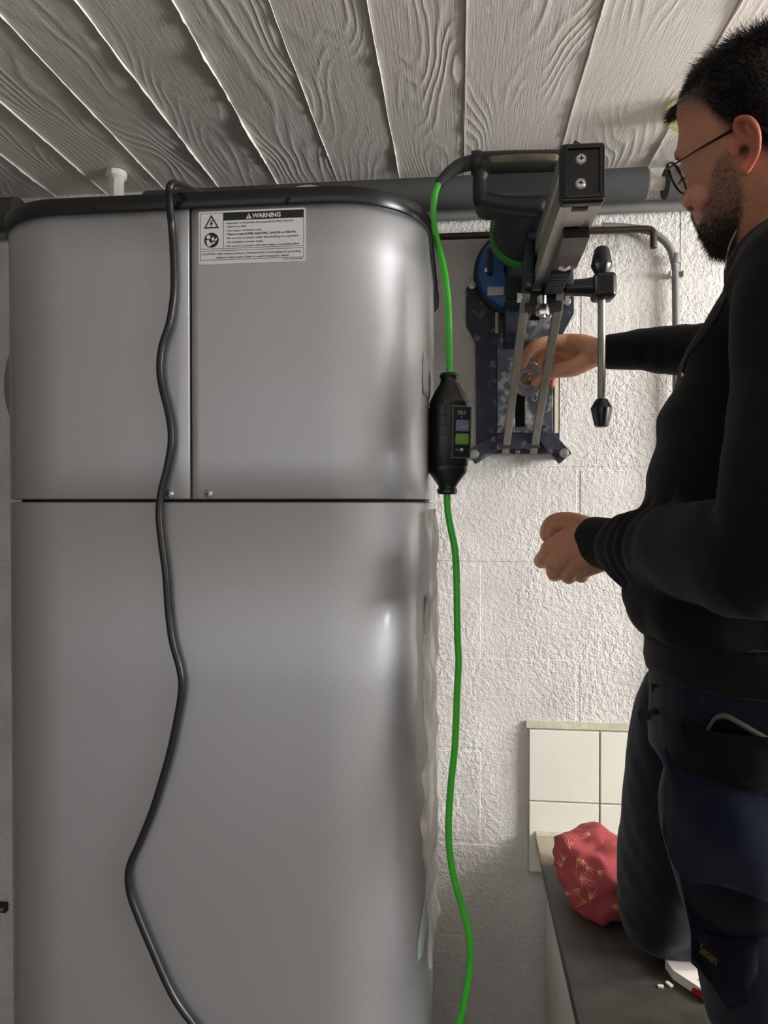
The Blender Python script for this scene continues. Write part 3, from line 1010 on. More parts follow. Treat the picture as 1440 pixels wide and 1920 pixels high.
# cross plate with the hanging bolt
pl0, pl1 = P(982, 546, -0.27), P(1056, 582, -0.27)
MB().box(((pl0.x + pl1.x) / 2, -0.262, (pl0.z + pl1.z) / 2), (pl1.x - pl0.x - 0.004, 0.024, pl0.z - pl1.z), 0.003).build('cross_plate', MAT_BLACK, stand)
b0, b1, b2 = P(1016, 556, -0.29), P(1016.5, 572, -0.29), P(1017.5, 592, -0.29)
bolt = MB().cyl(b0, b1, 0.0088, 18).build('hanging_bolt', MAT_CHROME, stand)
MB().hexnut(b1, b2, 0.0115).build('nut', MAT_CHROME, bolt, ang=25)
MB().cyl(b2, b2 + Vector((0, 0, -0.004)), 0.0055, 14).build('thread_end', MAT_STEEL, bolt)
# two braces
for xt, xb_, yt in ((986, 948, 550), (1051, 1000, 547)):
    a, b = P(xt, yt, -0.275), P(xb_, 843, -0.04)
    br = MB().bar(a, b, 0.0145, 0.019, (0, -1, 0), 0.0015, 0.004).build('brace', MAT_ALU_D, stand)
    sgn = -1 if xt < 1000 else 1
    q0 = a + Vector((sgn * 0.007, 0.002, -0.006))
    MB().hexnut(q0, q0 + Vector((sgn * 0.008, 0, 0)), 0.0095).build('bolt_head', MAT_STEEL, br, ang=25)
    q1 = b + Vector((-0.007, 0, 0.01))
    MB().hexnut(q1, q1 + Vector((-0.006, 0, 0)), 0.009).build('bolt_head', MAT_ROD, br, ang=25)
# shiny strut behind the braces
MB().bar(P(1034, 586, -0.20), P(982, 652, -0.07), 0.010, 0.016, (0, -1, 0), 0.001).build('strut', MAT_CHROME, stand)
# base plate
YB0, YB1 = -0.030, -0.004
outl = [(893, 850), (892, 640), (874, 606), (874, 540), (882, 530), (906, 530), (930, 560), (1040, 560), (1058, 548), (1076, 556), (1076, 588), (1050, 636), (1049, 850)]
m = MB().poly([P(x, y, YB0) for x, y in outl], (0, YB1 - YB0, 0))
base_plate = m.build('base_plate', MAT_BASE, stand, ang=20)
# raised middle with a slot
def slab(name, x0, y0, x1, y1, ya, yb_, mat, parent, bev=0.002):
    a, b = P(x0, y0, ya), P(x1, y1, ya)
    return MB().box(((a.x + b.x) / 2, (ya + yb_) / 2, (a.z + b.z) / 2), (b.x - a.x, abs(yb_ - ya), a.z - b.z), bev).build(name, mat, parent)
slab('raised_plate', 932, 600, 966, 812, -0.044, -0.029, MAT_BASE_L, base_plate)
slab('raised_plate', 984, 600, 1037, 812, -0.044, -0.029, MAT_BASE_L, base_plate)
slab('raised_plate', 966, 600, 984, 728, -0.044, -0.029, MAT_BASE_L, base_plate)
slab('raised_plate', 966, 800, 984, 812, -0.044, -0.029, MAT_BASE_L, base_plate)
slab('slot', 966, 728, 984, 800, -0.032, -0.029, M('slot_dark', S(18, 18, 18), 0.9), base_plate, 0.0003)
slab('paint_strip', 1040, 700, 1047, 812, -0.0315, -0.029, M('cream_paint', S(206, 198, 170), 0.6, var=0.1, vscale=60, dirt=(S(90, 88, 90), 60, 0.6)), base_plate, 0.0004)
slab('foot_bar', 930, 812, 1012, 840, -0.060, -0.028, MAT_BASE, base_plate)
screw(P(971, 845, -0.033), (0, -1, 0), 0.006, base_plate, MAT_ROD)
mm = MB()
oc = P(1003, 754, -0.0445)
ux_, uz_ = Vector((0.55, 0, 0.83)), Vector((-0.83, 0, 0.55))
put_text(mm, 'CA', oc, ux_, uz_, 0.021, 0.010, 0.01)
mm.build('embossed_letters', M('scuffed_letters', S(160, 158, 158), 0.5, 0.4), base_plate, normals=False)
# corner legs with levelling bolts
for (xa_, ya_), (xb2, yb2), bolt_at in (((935, 826), (883, 858), (889, 852)), ((1012, 806), (1060, 860), (1056, 850))):
    lg = MB().bar(P(xa_, ya_, -0.045), P(xb2, yb2, -0.045), 0.033, 0.012, (0, -1, 0), 0.002).build('corner_leg', MAT_BASE, base_plate)
    q = P(*bolt_at, -0.05)
    MB().cyl((q.x, -0.062, q.z), (q.x, -0.001, q.z), 0.0095, 18, 0.0012).build('levelling_bolt', MAT_ROD, lg)
for bolt_at in ((885.5, 536), (1062, 566)):
    q = P(*bolt_at, -0.04)
    MB().cyl((q.x, -0.046, q.z), (q.x, -0.002, q.z), 0.0085, 16, 0.0012).build('levelling_bolt', MAT_ROD, base_plate)
# blue dust ring against the wall
q = P(972, 508, -0.05)
ring_ = MB().lathe([(0, 0.086), (0.0, 0.0905), (0.03, 0.0905), (0.034, 0.087), (0.034, 0.084)], (q.x, -0.012, q.z), (0, -1, 0), 48).build('rubber_seal', MAT_RUBBER, stand)
MB().lathe([(0, 0.084), (0.030, 0.0845), (0.040, 0.080), (0.044, 0.070), (0.044, 0.03), (0.040, 0.029), (0.02, 0.029)], (q.x, -0.016, q.z), (0, -1, 0), 48).build('dust_ring', MAT_BLUE, stand)
slab('ring_catch', 914, 537, 946, 553, -0.068, -0.055, M('pale_metal_strip', S(196, 192, 186)), stand, 0.002)
slab('ring_clip', 909, 503, 919, 510, -0.066, -0.056, MAT_CHROME, stand, 0.001)
slab('suction_nozzle', 914, 466, 922, 512, -0.075, -0.055, MAT_RUBBER, stand, 0.001)

slab('guide_block', 947, 560, 985, 640, -0.11, -0.04, MAT_BASE, stand, 0.003)
slab('guide_block', 950, 470, 1000, 560, -0.10, -0.058, MAT_RUBBER, stand, 0.006)
slab('guide_rod', 928, 585, 936, 625, -0.07, -0.06, MAT_ROD, stand, 0.002)
# crank with two knobs
crank = thing('crank_handle', P(1128, 540, -0.28), 'black feed crank with steel rod and two knobs beside the drill column', 'crank')
yq = -0.28
hub0, hub1, hub2 = P(1060, 540, yq), P(1109, 540, yq), P(1153, 539, yq)
MB().lathe([(0, 0.0135), (0.03, 0.0145), (hub1.x - hub0.x, 0.0165), (hub1.x - hub0.x + 0.004, 0.012)], hub0, (1, 0, 0), 24).build('hub_neck', MAT_BLACK, crank)
m = MB().box(((hub1.x + hub2.x) / 2, yq, hub1.z), (hub2.x - hub1.x, 0.044, 0.0445), 0.009, seg=3)
m.build('hub', MAT_BLACK, crank)
r0, r1 = P(1128, 512, yq), P(1128, 755, yq)
MB().cyl(r0, r1, 0.0068, 18).build('rod', MAT_ROD, crank)
px2m = (r0.z - r1.z) / 243.0
def knob(y0, y1, prof):
    a = P(1128, y0, yq)
    d = Vector((0, 0, -1)) if y1 > y0 else Vector((0, 0, 1))
    L = abs(y1 - y0) * px2m
    MB().lathe([(u * L, r * px2m) for u, r in prof], a, d, 24).build('knob', MAT_BLACK, crank, ang=28)
knob(748, 801, [(0, 9), (0.02, 11), (0.32, 20), (0.36, 20), (0.95, 13), (1.0, 10), (1.0, 0.5)])
knob(516, 464, [(0, 10), (0.02, 12), (0.32, 20), (0.36, 20), (0.92, 13.5), (1.0, 10), (1.0, 0.5)])

# the drill motor
drill = thing('core_drill', (DX, -0.25, DZ), 'black core drill motor with green ring mounted above the stand column', 'drill')
m = MB().lathe([(0, 0.063), (0.03, 0.0645), (0.08, 0.062), (0.12, 0.052), (0.19, 0.044), (0.20, 0.038)], (DX, -0.178, DZ), (0, -1, 0), 40)
m.build('motor_housing', MAT_RUBBER, drill)
MB().lathe([(0, 0.058), (0, 0.066), (0.003, 0.0685), (0.027, 0.0685), (0.030, 0.066), (0.030, 0.058)], (DX, -0.163, DZ), (0, -1, 0), 48).build('green_ring', MAT_GREEN, drill)
MB().lathe([(0, 0.062), (0.02, 0.06), (0.045, 0.048), (0.065, 0.040), (0.10, 0.038)], (DX, -0.169, DZ), (0, 1, 0), 36).build('gear_neck', MAT_RUBBER, drill)
MB().box((DX + 0.02, -0.225, (DZ - 0.064 + CZ + CH / 2 + 0.012) / 2 + 0.004), (0.05, 0.06, DZ - 0.05 - CZ - CH / 2 - 0.008), 0.002).build('mount_block', MAT_BASE, drill)
m = MB().box(P(988, 356, -0.372), (0.165, 0.075, 0.075), 0.020, seg=4)
m.build('rear_housing', MAT_GREYP, drill)
for k in range(5):
    a = P(986 + k * 5.0, 413, -0.305)
    MB().box(Vector((a.x, -0.296, a.z)), (0.0024, 0.022, 0.032), 0.0008).build('vent_slat', M('vent_grey', S(120, 116, 108), 0.6), drill)
# D-handle as one rounded piece
yh = -0.405
g = MB()
g.tube([P(905, 308, yh), P(960, 306, yh), P(1030, 304, yh), P(1100, 303, yh)], [0.0185, 0.0185, 0.018, 0.018], 18, 3, 'round')
g.tube([P(905, 306, yh), P(900, 340, yh), P(903, 374, yh)], [0.015, 0.0115, 0.014], 16, 3, 'round')
g.tube([P(903, 375, yh), P(950, 384, yh), P(1010, 388, yh)], [0.013, 0.013, 0.016], 16, 3, 'round')
g.tube([P(1095, 303, yh), P(1098, 340, yh), P(1090, 378, yh)], [0.018, 0.018, 0.018], 16, 3, 'round')
me = voxel_union(g, 0.0022, 6, 0.5)
link('handle', me, MAT_RUBBER, drill)
MB().tube([P(922, 300, yh - 0.016), P(980, 297, yh - 0.016), P(1040, 296, yh - 0.016)], 0.006, 10, 3, 'round').build('grip_inlay', M('dusty_grip', S(104, 92, 74), 0.8, var=0.3, vscale=50), drill)
fn = MB().poly([P(1060, 283, -0.47), P(1070, 276, -0.47), P(1078, 263, -0.47), P(1088, 268, -0.47), P(1091, 283, -0.47)], (0, 0.022, 0))
fn.build('lock_lever', MAT_RUBBER, drill, ang=20)
# cable boot
MB().tube([P(902, 305, yh), P(880, 306, yh), P(858, 313, yh), P(838, 328, yh), P(823, 345, yh)], [0.0125, 0.0115, 0.0105, 0.009, 0.0075], 16, 4).build('cable_boot', M('grey_rubber_boot', S(58, 58, 58), 0.6), drill)
MB().lathe([(0, 0.0165), (0.003, 0.018), (0.013, 0.018), (0.016, 0.0165)], P(903, 305, yh), (-1, 0, 0.02), 20).build('boot_collar', MAT_RUBBER, drill)

# green cable with the black switch box
YG = -0.53
gc = thing('green_cable', P(843, 700, YG), 'bright green power cable hanging from the drill beside the water heater', 'cable')
MAT_GCAB = M('green_cable_sheath', S(66, 190, 48), 0.36, var=0.08, vscale=30, dirt=(S(70, 110, 60), 40, 0.70))
up = [P(823, 345, yh), P(816, 362, -0.43), P(812.5, 390, -0.46), P(814, 425, -0.49), P(822, 462, -0.51), P(833, 510, YG), P(839, 560, YG), P(841.5, 620, YG), P(843, 706, YG)]
MB().tube(up, 0.0049, 14, 5).build('upper_cable', MAT_GCAB, gc)
lo = [P(x, y, YG) for x, y in ((838.5, 920), (839.5, 955), (846, 995), (853, 1030), (856, 1080), (857, 1140), (858, 1200), (860, 1240), (857, 1300), (854.5, 1370), (852, 1410), (846, 1465), (842, 1520), (841, 1560), (844, 1605), (852, 1650), (866, 1700), (878, 1745), (882, 1785), (879, 1825), (870, 1880), (860, 1925), (845, 2010))]
e = lo[-1]
lo += [Vector((e.x - 0.005, e.y - 0.01, 0.4)), Vector((e.x + 0.03, e.y - 0.02, 0.15)), Vector((e.x + 0.06, e.y - 0.06, 0.02)), Vector((e.x + 0.1, e.y - 0.2, 0.0065)), Vector((e.x + 0.0, e.y - 0.5, 0.0065))]
MB().tube(lo, 0.0049, 14, 5).build('lower_cable', MAT_GCAB, gc)

box = thing('switch_box', P(840, 926, YG), 'black inline safety switch with blue and green buttons on the green cable', 'switch')
MAT_SW = M('black_switch_plastic', S(20, 20, 21), 0.36, var=0.2, vscale=50, dirt=(S(80, 78, 74), 60, 0.70))
ctop, cbot = P(843, 700, YG), P(838.5, 927, YG)
ax = (cbot - ctop)
pm = ax.length / 227.0
A = math.radians(24)                       # turned a little towards the right
ex_, ey_ = Vector((math.cos(A), math.sin(A), 0)), Vector((-math.sin(A), math.cos(A), 0))
def swring(v, rx, ry, p=0.5, n=36):
    o = ctop + ax * (v / 227.0)
    out = []
    for k in range(n):
        a = 2 * math.pi * k / n
        cx, sy = math.cos(a), math.sin(a)
        out.append(o + ex_ * (math.copysign(abs(cx) ** p, cx) * rx * pm) + ey_ * (math.copysign(abs(sy) ** p, sy) * ry * pm))
    return out
prof = [(0, 14, 14, 1), (1, 18, 18, 1), (6, 19, 19, 1), (9, 17, 17, 1), (14, 16.5, 16.5, .95), (20, 18, 18, .9), (34, 26, 25, .8), (48, 32, 29, .65), (54, 34, 30, .6), (60, 34.5, 30.5, .55), (61, 33.5, 30, .55), (64, 33.5, 30, .55), (65, 34.5, 30.5, .5),
        (120, 34.5, 30.5, .5), (172, 34.5, 30.5, .5), (173, 33.5, 30, .5), (176, 33.5, 30, .55), (177, 34, 30, .55), (186, 33, 29, .6), (206, 20, 19, .85), (212, 17, 17, .95), (216, 17, 17, 1), (218, 19, 19, 1), (224, 19, 19, 1), (227, 16, 16, 1)]
m = MB().rings([swring(*r) for r in prof])
m.build('housing', MAT_SW, box, ang=40)
def sw(u, v, d):
    """u across the front face from its middle, v from the top (photo pixels), d out of the face"""
    return ctop + ax * (v / 227.0) + ex_ * (u * pm) - ey_ * ((30.5 + d) * pm)
def swbox(name, u0, v0, u1, v1, d0, d1, mat, parent, bev=0.001):
    c = (sw(u0, v0, d0) + sw(u1, v1, d1)) / 2
    R = Matrix((ex_, -ey_, -ax.normalized())).transposed()
    return MB().box(c, ((u1 - u0) * pm, (d1 - d0) * pm, (v1 - v0) * pm), bev, R).build(name, mat, parent)
for k in range(5):
    swbox('grip_rib', -27, 80 + k * 18.5, -9, 82 + k * 18.5, -0.5, 1.2, M('rib_grey', S(58, 57, 55), 0.5), box, 0.0003)
pan = swbox('switch_panel', -6, 66, 30, 160, -0.5, 1.5, M('panel_black', S(14, 14, 15), 0.3), box, 0.0006)
for a in ((-7, 65, -5, 161), (29, 65, 31, 161), (-7, 65, 31, 67), (-7, 159, 31, 161)):
    swbox('cover_frame', *a, -0.5, 4.0, M('scuffed_clear_plastic', S(112, 108, 100), 0.3, Alpha=0.75), pan, 0.0003)
swbox('test_button', -1, 90, 26, 112, 1, 6, M('blue_grey_button', S(98, 108, 132), 0.4), pan, 0.0025)
swbox('reset_button', -1, 115, 26, 136, 1, 6, M('green_button', S(104, 140, 62), 0.4), pan, 0.0025)
mm = MB()
put_text(mm, 'SSU', sw(4, 80, 1.8), ex_, Vector((0, 0, 1)), 15 * pm, 7 * pm, 0.01)
put_text(mm, 'I', sw(11, 87, 1.8), ex_, Vector((0, 0, 1)), 1.2 * pm, 4.5 * pm)
put_text(mm, 'TEST', sw(9, 106, 6.3), ex_, Vector((0, 0, 1)), 14 * pm, 5 * pm)
put_text(mm, 'o-', sw(1, 147, 1.8), ex_, Vector((0, 0, 1)), 9 * pm, 5 * pm)
mm.build('panel_print', M('pale_print', S(170, 170, 168), 0.6), pan, normals=False)['kind'] = 'stuff'
MB().lathe([(0, 3.2 * pm), (1.6 * pm, 3 * pm), (2.2 * pm, 0.6 * pm)], sw(13, 145, 1.5), -ey_, 14).build('indicator_lamp', M('pale_indicator', S(190, 190, 186), 0.3), pan)

# clamping washer with bronze nut, held by the man
wc = P(990, 711, -0.105)
wd = Vector((-0.50, -0.85, -0.05)).normalized()
wash = thing('clamping_washer', wc, 'large grey washer with bronze threaded rod in the fingers of the raised hand', 'washer')
MB().lathe([(-0.003, 0.012), (-0.003, 0.033), (-0.002, 0.034), (0.002, 0.034), (0.003, 0.033), (0.003, 0.022), (0.0015, 0.020), (0.0015, 0.012)], wc, wd, 40).build('washer_disc', M('grey_zinc', S(150, 152, 154), 0.45, 0.6, var=0.1, vscale=40), wash)
MB().lathe([(-0.06, 0.0095), (0.010, 0.0095), (0.013, 0.0085), (0.014, 0.001)], wc, wd, 20).build('threaded_rod', M('bronze_thread', S(140, 112, 72), 0.4, 0.8, var=0.3, vscale=120, bump=0.5, bscale=500), wash)
for k in range(2):
    MB().lathe([(0.002 + k * 0.004, 0.0095), (0.004 + k * 0.004, 0.0112), (0.006 + k * 0.004, 0.0095)], wc, wd, 20).build('thread_turn', MATS['bronze_thread'], wash)

# ------------------------------------------------------------------ the man kneeling on the counter
# head frame: F forward, U up, Sd towards the near ear; origin O midway between the ear holes
r0 = ray(1385, 300)
e_x = r0.cross(Vector((0, 0, 1))).normalized()
e_y = e_x.cross(r0).normalized()
F_i = (-e_x * 0.949 - e_y * 0.316).normalized()
U_h = (F_i.cross(r0)).normalized()
if U_h.z < 0: U_h = -U_h
PHI = math.radians(20)
F_h = (F_i * math.cos(PHI) + r0 * math.sin(PHI)).normalized()
S_h = (F_i * math.sin(PHI) - r0 * math.cos(PHI)).normalized()
EARS = 0.074
O_h = CAM + ray(1391, 283) * 0.985 - S_h * EARS
def H(f, t, s=0.0):
    """head millimetres to the room"""
    return O_h + F_h * (f / 1000) + U_h * (t / 1000) + S_h * (s / 1000)
def HU(px, py, s=0.0):
    """pixel to (f, t) in millimetres on the plane s of the head"""
    o = O_h + S_h * (s / 1000)
    r = ray(px, py)
    q = CAM + r * ((o - CAM).dot(S_h) / r.dot(S_h)) - o
    return q.dot(F_h) * 1000, q.dot(U_h) * 1000

prof_px = [(1283, 213), (1276, 240), (1272, 262), (1269, 285), (1268, 300), (1277, 318), (1285, 345), (1280, 366), (1275, 380), (1278, 392), (1286, 397), (1298, 396), (1299, 408), (1308, 422), (1311, 434), (1319, 444), (1321, 452), (1322, 462), (1329, 475), (1342, 482)]
prof_s = [20] * 5 + [5] * 6 + [6] * 9         # where the outline of the turned head really lies
PROF = [HU(p[0], p[1], s_) for p, s_ in zip(prof_px, prof_s)]
PROF = [(f + (2.0 if i < 5 else 0.5), t) for i, (f, t) in enumerate(PROF)]
fb = {k: PROF[i] for i, k in enumerate(('hair', 'fore', 'fore2', 'brow0', 'brow', 'nasion', 'bridge', 'tipu', 'tip', 'tipl', 'nbase', 'subn', 'lipu', 'lipu2', 'mouth', 'lipl', 'ment', 'chin', 'chinl', 'chinb'))}
def front(t):
    """front of the bare face (no nose) at the height t"""
    ks = [(108, -10), (104, 28), (98, 48), (90, 64), (80, 76), (fb['fore'][1], fb['fore'][0]), (fb['fore2'][1], fb['fore2'][0]), (fb['brow'][1], fb['brow'][0] - 1), (fb['nasion'][1], fb['nasion'][0] - 5),
          (-18, fb['nasion'][0] - 9), (-35, fb['subn'][0] - 7), (fb['subn'][1], fb['subn'][0] - 2), (fb['lipu'][1], fb['lipu'][0] - 2), (fb['mouth'][1], fb['mouth'][0] - 3), (fb['ment'][1], fb['ment'][0] - 5), (fb['chin'][1], fb['chin'][0] - 5), (fb['chinl'][1], fb['chinl'][0] - 6), (fb['chinb'][1] - 3, fb['chinb'][0] - 12)]
    ks = sorted(ks)
    return float(np.interp(t, [k[0] for k in ks], [k[1] for k in ks]))
tb = fb['chinb'][1] - 3
lv = [(107, -12, 14), (103, -55, 42), (96, -74, 58), (86, -86, 67), (74, -92, 73), (58, -95, 76), (38, -94, 77), (18, -90, 75.5), (0, -84, 74), (-15, -76, 72), (-30, -66, 70), (-45, -56, 68), (-60, -46, 64), (-74, -36, 60), (-86, -26, 55), (-97, -12, 48), (-106, 6, 40), (tb, 30, 26)]
body = MB()
rings = []
nh = 48
for t, bk, wd in lv:
    fr = front(t)
    fc = 2 + (t < -40) * (-(t + 40)) * 0.35
    if t > 102: fc = -12
    ring = []
    for k in range(nh):
        a = 2 * math.pi * k / nh
        c, s = math.cos(a), math.sin(a)
        pf = 0.80 if t < 90 else 1.0
        if c >= 0:
            f = fc + (fr - fc) * abs(c) ** (0.88 if -70 < t < 60 else 0.95)
            ss = wd * math.copysign(abs(s) ** (0.92 if t > -50 else 0.86), s)
        else:
            f = fc - (fc - bk) * abs(c) ** 0.95
            ss = wd * math.copysign(abs(s) ** 0.95, s)
        ring.append(H(f, t, ss))
    rings.append(ring)
body.rings(rings)
# nose
def nose_ring(f, t, w, d, n=16):
    """cross-section of the nose at the ridge point (f, t): half width w, depth d back into the face"""
    return [H(f - d * 0.5 + d * 0.5 * math.cos(2 * math.pi * k / n), t, w * math.sin(2 * math.pi * k / n)) for k in range(n)]
ns = fb['nasion']
br_, tu, tp, tlw, nb = fb['bridge'], fb['tipu'], fb['tip'], fb['tipl'], fb['nbase']
body.rings([nose_ring(ns[0] - 1, ns[1] + 6, 6, 14), nose_ring(ns[0] - 1, ns[1] - 2, 6.5, 18), nose_ring(br_[0], br_[1], 7.5, 26), nose_ring(tu[0], tu[1], 8.5, 32), nose_ring(tp[0], tp[1], 9.5, 36), nose_ring(tlw[0] - 1, tlw[1] + 1, 9.5, 33), nose_ring(nb[0] - 3, nb[1] + 1.5, 8, 28)])
for sg in (-1, 1):
    body.ellipsoid(H(tp[0] - 19, tp[1] - 1.0, sg * 12), (0.0078, 0.0078, 0.0078), None, 16, 10)
body.ellipsoid(H(tp[0] - 8.5, tp[1] - 1), (0.0085, 0.0085, 0.0085), None, 16, 10)
# lips
for (k, dz, r) in (('lipu2', 0, 5), ('mouth', -5, 6)):
    f, t = fb[k]
    body.tube([H(f - 16, t + dz * 0.5, -22), H(f - 5.5, t + dz, -9), H(f - 4, t + dz, 0), H(f - 5.5, t + dz, 9), H(f - 16, t + dz * 0.5, 22)], [r * 0.0005, r * 0.001, r * 0.001, r * 0.001, r * 0.0005], 12, 4, 'round')
# brow ridge
for sg in (-1, 1):
    f, t = fb['brow']
    body.tube([H(f - 7, t + 1, sg * 8), H(f - 9, t + 4, sg * 22), H(f - 17, t + 4, sg * 38), H(f - 30, t - 1, sg * 52)], [0.006, 0.007, 0.0065, 0.005], 12, 4, 'round')
    # upper jaw and cheek
    sf, st = fb['subn']
    body.ellipsoid(H(sf - 21.5, st - 4, sg * 15), (0.0195, 0.0195, 0.0195), None, 18, 12)
    body.ellipsoid(H(sf - 31, st + 16, sg * 25), (0.0195, 0.0195, 0.0195), None, 18, 12)
    # cheek bone, eye lid
    body.ellipsoid(H(70, -26, sg * 50), (0.019, 0.019, 0.019), None, 16, 10)
# ears
def ear(sg):
    sE = 79
    def E(px, py, out=0.0):
        f, t = HU(px, py, sE)
        back = (f - 2) * -0.30                      # the ear opens away from the head towards the back
        return H(f, t, sg * (sE - 2 + back + out))
    hel = [(1389, 262), (1382, 250), (1379, 236), (1383, 224), (1393, 219.5), (1405, 219.5), (1416, 226), (1424, 239), (1427, 257), (1425, 277), (1418.5, 294), (1410, 307), (1401, 317)]
    body.tube([E(x, y, 1.5) for x, y in hel], [0.0026, 0.003, 0.0032, 0.0032, 0.0032, 0.0032, 0.0034, 0.0034, 0.0033, 0.0032, 0.0032, 0.0036, 0.0045], 12, 4, 'round')
    # shell plate
    outl = hel[1:] + [(1395, 322), (1392, 310), (1389, 290), (1388, 275)]
    cx, cy = 1402, 270
    rings = []
    for sc, o1 in ((1.0, -3.0), (1.0, -0.5), (0.8, -0.8), (0.45, -3.5), (0.08, -5.0)):
        rings.append([E(cx + (x - cx) * sc, cy + (y - cy) * sc, o1) for x, y in outl])
    body.rings([[E(cx + (x - cx) * 0.6, cy + (y - cy) * 0.7, -9) for x, y in outl]] + rings)
    # antihelix fold, tragus, lobe
    body.tube([E(1400, 235, 1.5), E(1409, 246, 2.0), E(1414, 262, 2.0), E(1412, 279, 2.0), E(1405, 293, 1.5), E(1398, 299, 1.0)], [0.0022, 0.0028, 0.003, 0.003, 0.0028, 0.0022], 12, 4, 'round')
    body.ellipsoid(E(1386, 281, 0.5), (0.0045, 0.0045, 0.0075), None, 14, 8)
    body.ellipsoid(E(1398, 313, -0.5), (0.0065, 0.0060, 0.0085), None, 14, 10)
    body.tube([H(0, 8, sg * 68), E(1404, 262, -6)], [0.016, 0.011], 14, 0, 'round')
for sg in (1, -1):
    ear(sg)

# ---- torso: rings fitted so that their left edge falls where the photograph shows it
TURN = math.radians(24)
fac = Vector((-math.cos(TURN), math.sin(TURN), 0))       # the way he faces
sid = Vector((math.sin(TURN), math.cos(TURN), 0))        # towards his far side
def oval(c, a, b, n=40, p=0.9, tilt=0.0):
    out = []
    for k in range(n):
        an = 2 * math.pi * k / n
        ca, sa = math.cos(an), math.sin(an)
        u = fac * (a * math.copysign(abs(ca) ** p, ca)) + sid * (b * math.copysign(abs(sa) ** p, sa))
        out.append(c + u + Vector((0, 0, tilt * ca * a)))
    return out
def fit(px, py, yc, a, b, p=0.9, tilt=0.0):
    z = P(px, py, yc).z
    lo, hi = 0.0, 1.2
    for _ in range(40):
        x = (lo + hi) / 2
        mn = min(proj(q)[0] for q in oval(Vector((x, yc, z)), a, b, 40, p, tilt))
        if mn < px: lo = x
        else: hi = x
    return Vector((x, yc, z))
TORSO = [(1376, 500, -0.685, 0.068, 0.075), (1356, 540, -0.680, 0.082, 0.110), (1338, 572, -0.665, 0.098, 0.140), (1314, 620, -0.645, 0.115, 0.160), (1272, 672, -0.63, 0.132, 0.162), (1262, 720, -0.62, 0.135, 0.160), (1234, 780, -0.615, 0.14, 0.156), (1230, 830, -0.615, 0.14, 0.153), (1212, 895, -0.61, 0.145, 0.150), (1198, 965, -0.61, 0.147, 0.150), (1183, 1050, -0.61, 0.148, 0.150), (1178, 1110, -0.62, 0.147, 0.158), (1188, 1158, -0.635, 0.14, 0.164), (1204, 1184, -0.645, 0.132, 0.166)]
tor = [(fit(px, py, yc, a, b), a, b) for px, py, yc, a, b in TORSO]
neck_base = tor[1][0]
sh_c = tor[3][0]
far_sh = sh_c + sid * 0.135 + Vector((0, 0, 0.015))
near_sh = sh_c - sid * 0.155 + Vector((0, 0, 0.015))
# neck of the body and an inner trunk under the clothes
body.tube([H(-12, -30), H(-22, -70), neck_base.lerp(H(-26, -100), 0.62), neck_base.lerp(H(-26, -110), 0.25), neck_base - Vector((0, 0, 0.05))], [0.056, 0.055, 0.054, 0.058, 0.062], 28, 4, 'round')
inner = [oval(c, a * 0.6, b * 0.6) for c, a, b in tor[1:]]
body.rings(inner)
# limbs, joints measured in the photograph at their own distance
far_w = P(1128, 660, -0.165)                 # far wrist
far_el = P(1418, 668, -0.30)
near_w = P(1120, 1026, -0.475)
near_el = P(1462, 1034, -0.86)
body.tube([far_sh, far_el, far_el.lerp(far_w, 0.5), P(1160, 659, -0.185), far_w, P(1112, 661, -0.158)], [0.04, 0.038, 0.034, 0.026, 0.0255, 0.026], 18, 3, 'round')
body.tube([near_sh, near_el, P(1345, 1036, -0.77), P(1262, 1028, -0.67), P(1150, 1029, -0.51), near_w], [0.04, 0.034, 0.034, 0.032, 0.027, 0.026], 18, 3, 'round')

# ---- far hand (holding the washer): chains of joints with radii
def chain(mbb, js, n=14, res=3):
    mbb.tube([P(x, y, d) for x, y, d, r in js], [r for *_, r in js], n, res, 'round')
def far_hand(mb_):
    # back of the hand: wrist to knuckles
    chain(mb_, [(1118, 655, -0.160, .0205), (1090, 645, -0.150, .0190), (1062, 640, -0.140, .0145)])
    chain(mb_, [(1118, 661, -0.150, .0215), (1088, 660, -0.135, .0195), (1056, 655, -0.118, .0140)])
    chain(mb_, [(1118, 668, -0.140, .0200), (1086, 672, -0.122, .0180), (1056, 670, -0.104, .0130)])
    chain(mb_, [(1116, 670, -0.135, .0190), (1086, 681, -0.115, .0165), (1058, 684, -0.096, .0120)])
    # index over the top, bent down to the washer
    chain(mb_, [(1064, 639, -0.142, .0135), (1030, 640, -0.146, .0112), (1000, 650, -0.146, .0108), (986, 668, -0.136, .0096), (979, 684, -0.126, .0084)])
    # middle, ring and little finger curled behind the washer
    chain(mb_, [(1058, 655, -0.118, .0125), (1026, 658, -0.110, .0110), (1008, 672, -0.098, .0100), (1006, 690, -0.090, .0085)])
    chain(mb_, [(1056, 670, -0.102, .0120), (1030, 676, -0.092, .0105), (1017, 692, -0.086, .0095), (1018, 708, -0.086, .0082)])
    chain(mb_, [(1060, 684, -0.095, .0110), (1044, 694, -0.088, .0096), (1037, 708, -0.088, .0086), (1034, 720, -0.094, .0078)])
    # thumb on the near side
    chain(mb_, [(1104, 674, -0.158, .0190), (1074, 690, -0.168, .0165), (1044, 696, -0.164, .0128), (1022, 705, -0.150, .0110), (1005, 716, -0.138, .0098)])
far_hand(body)
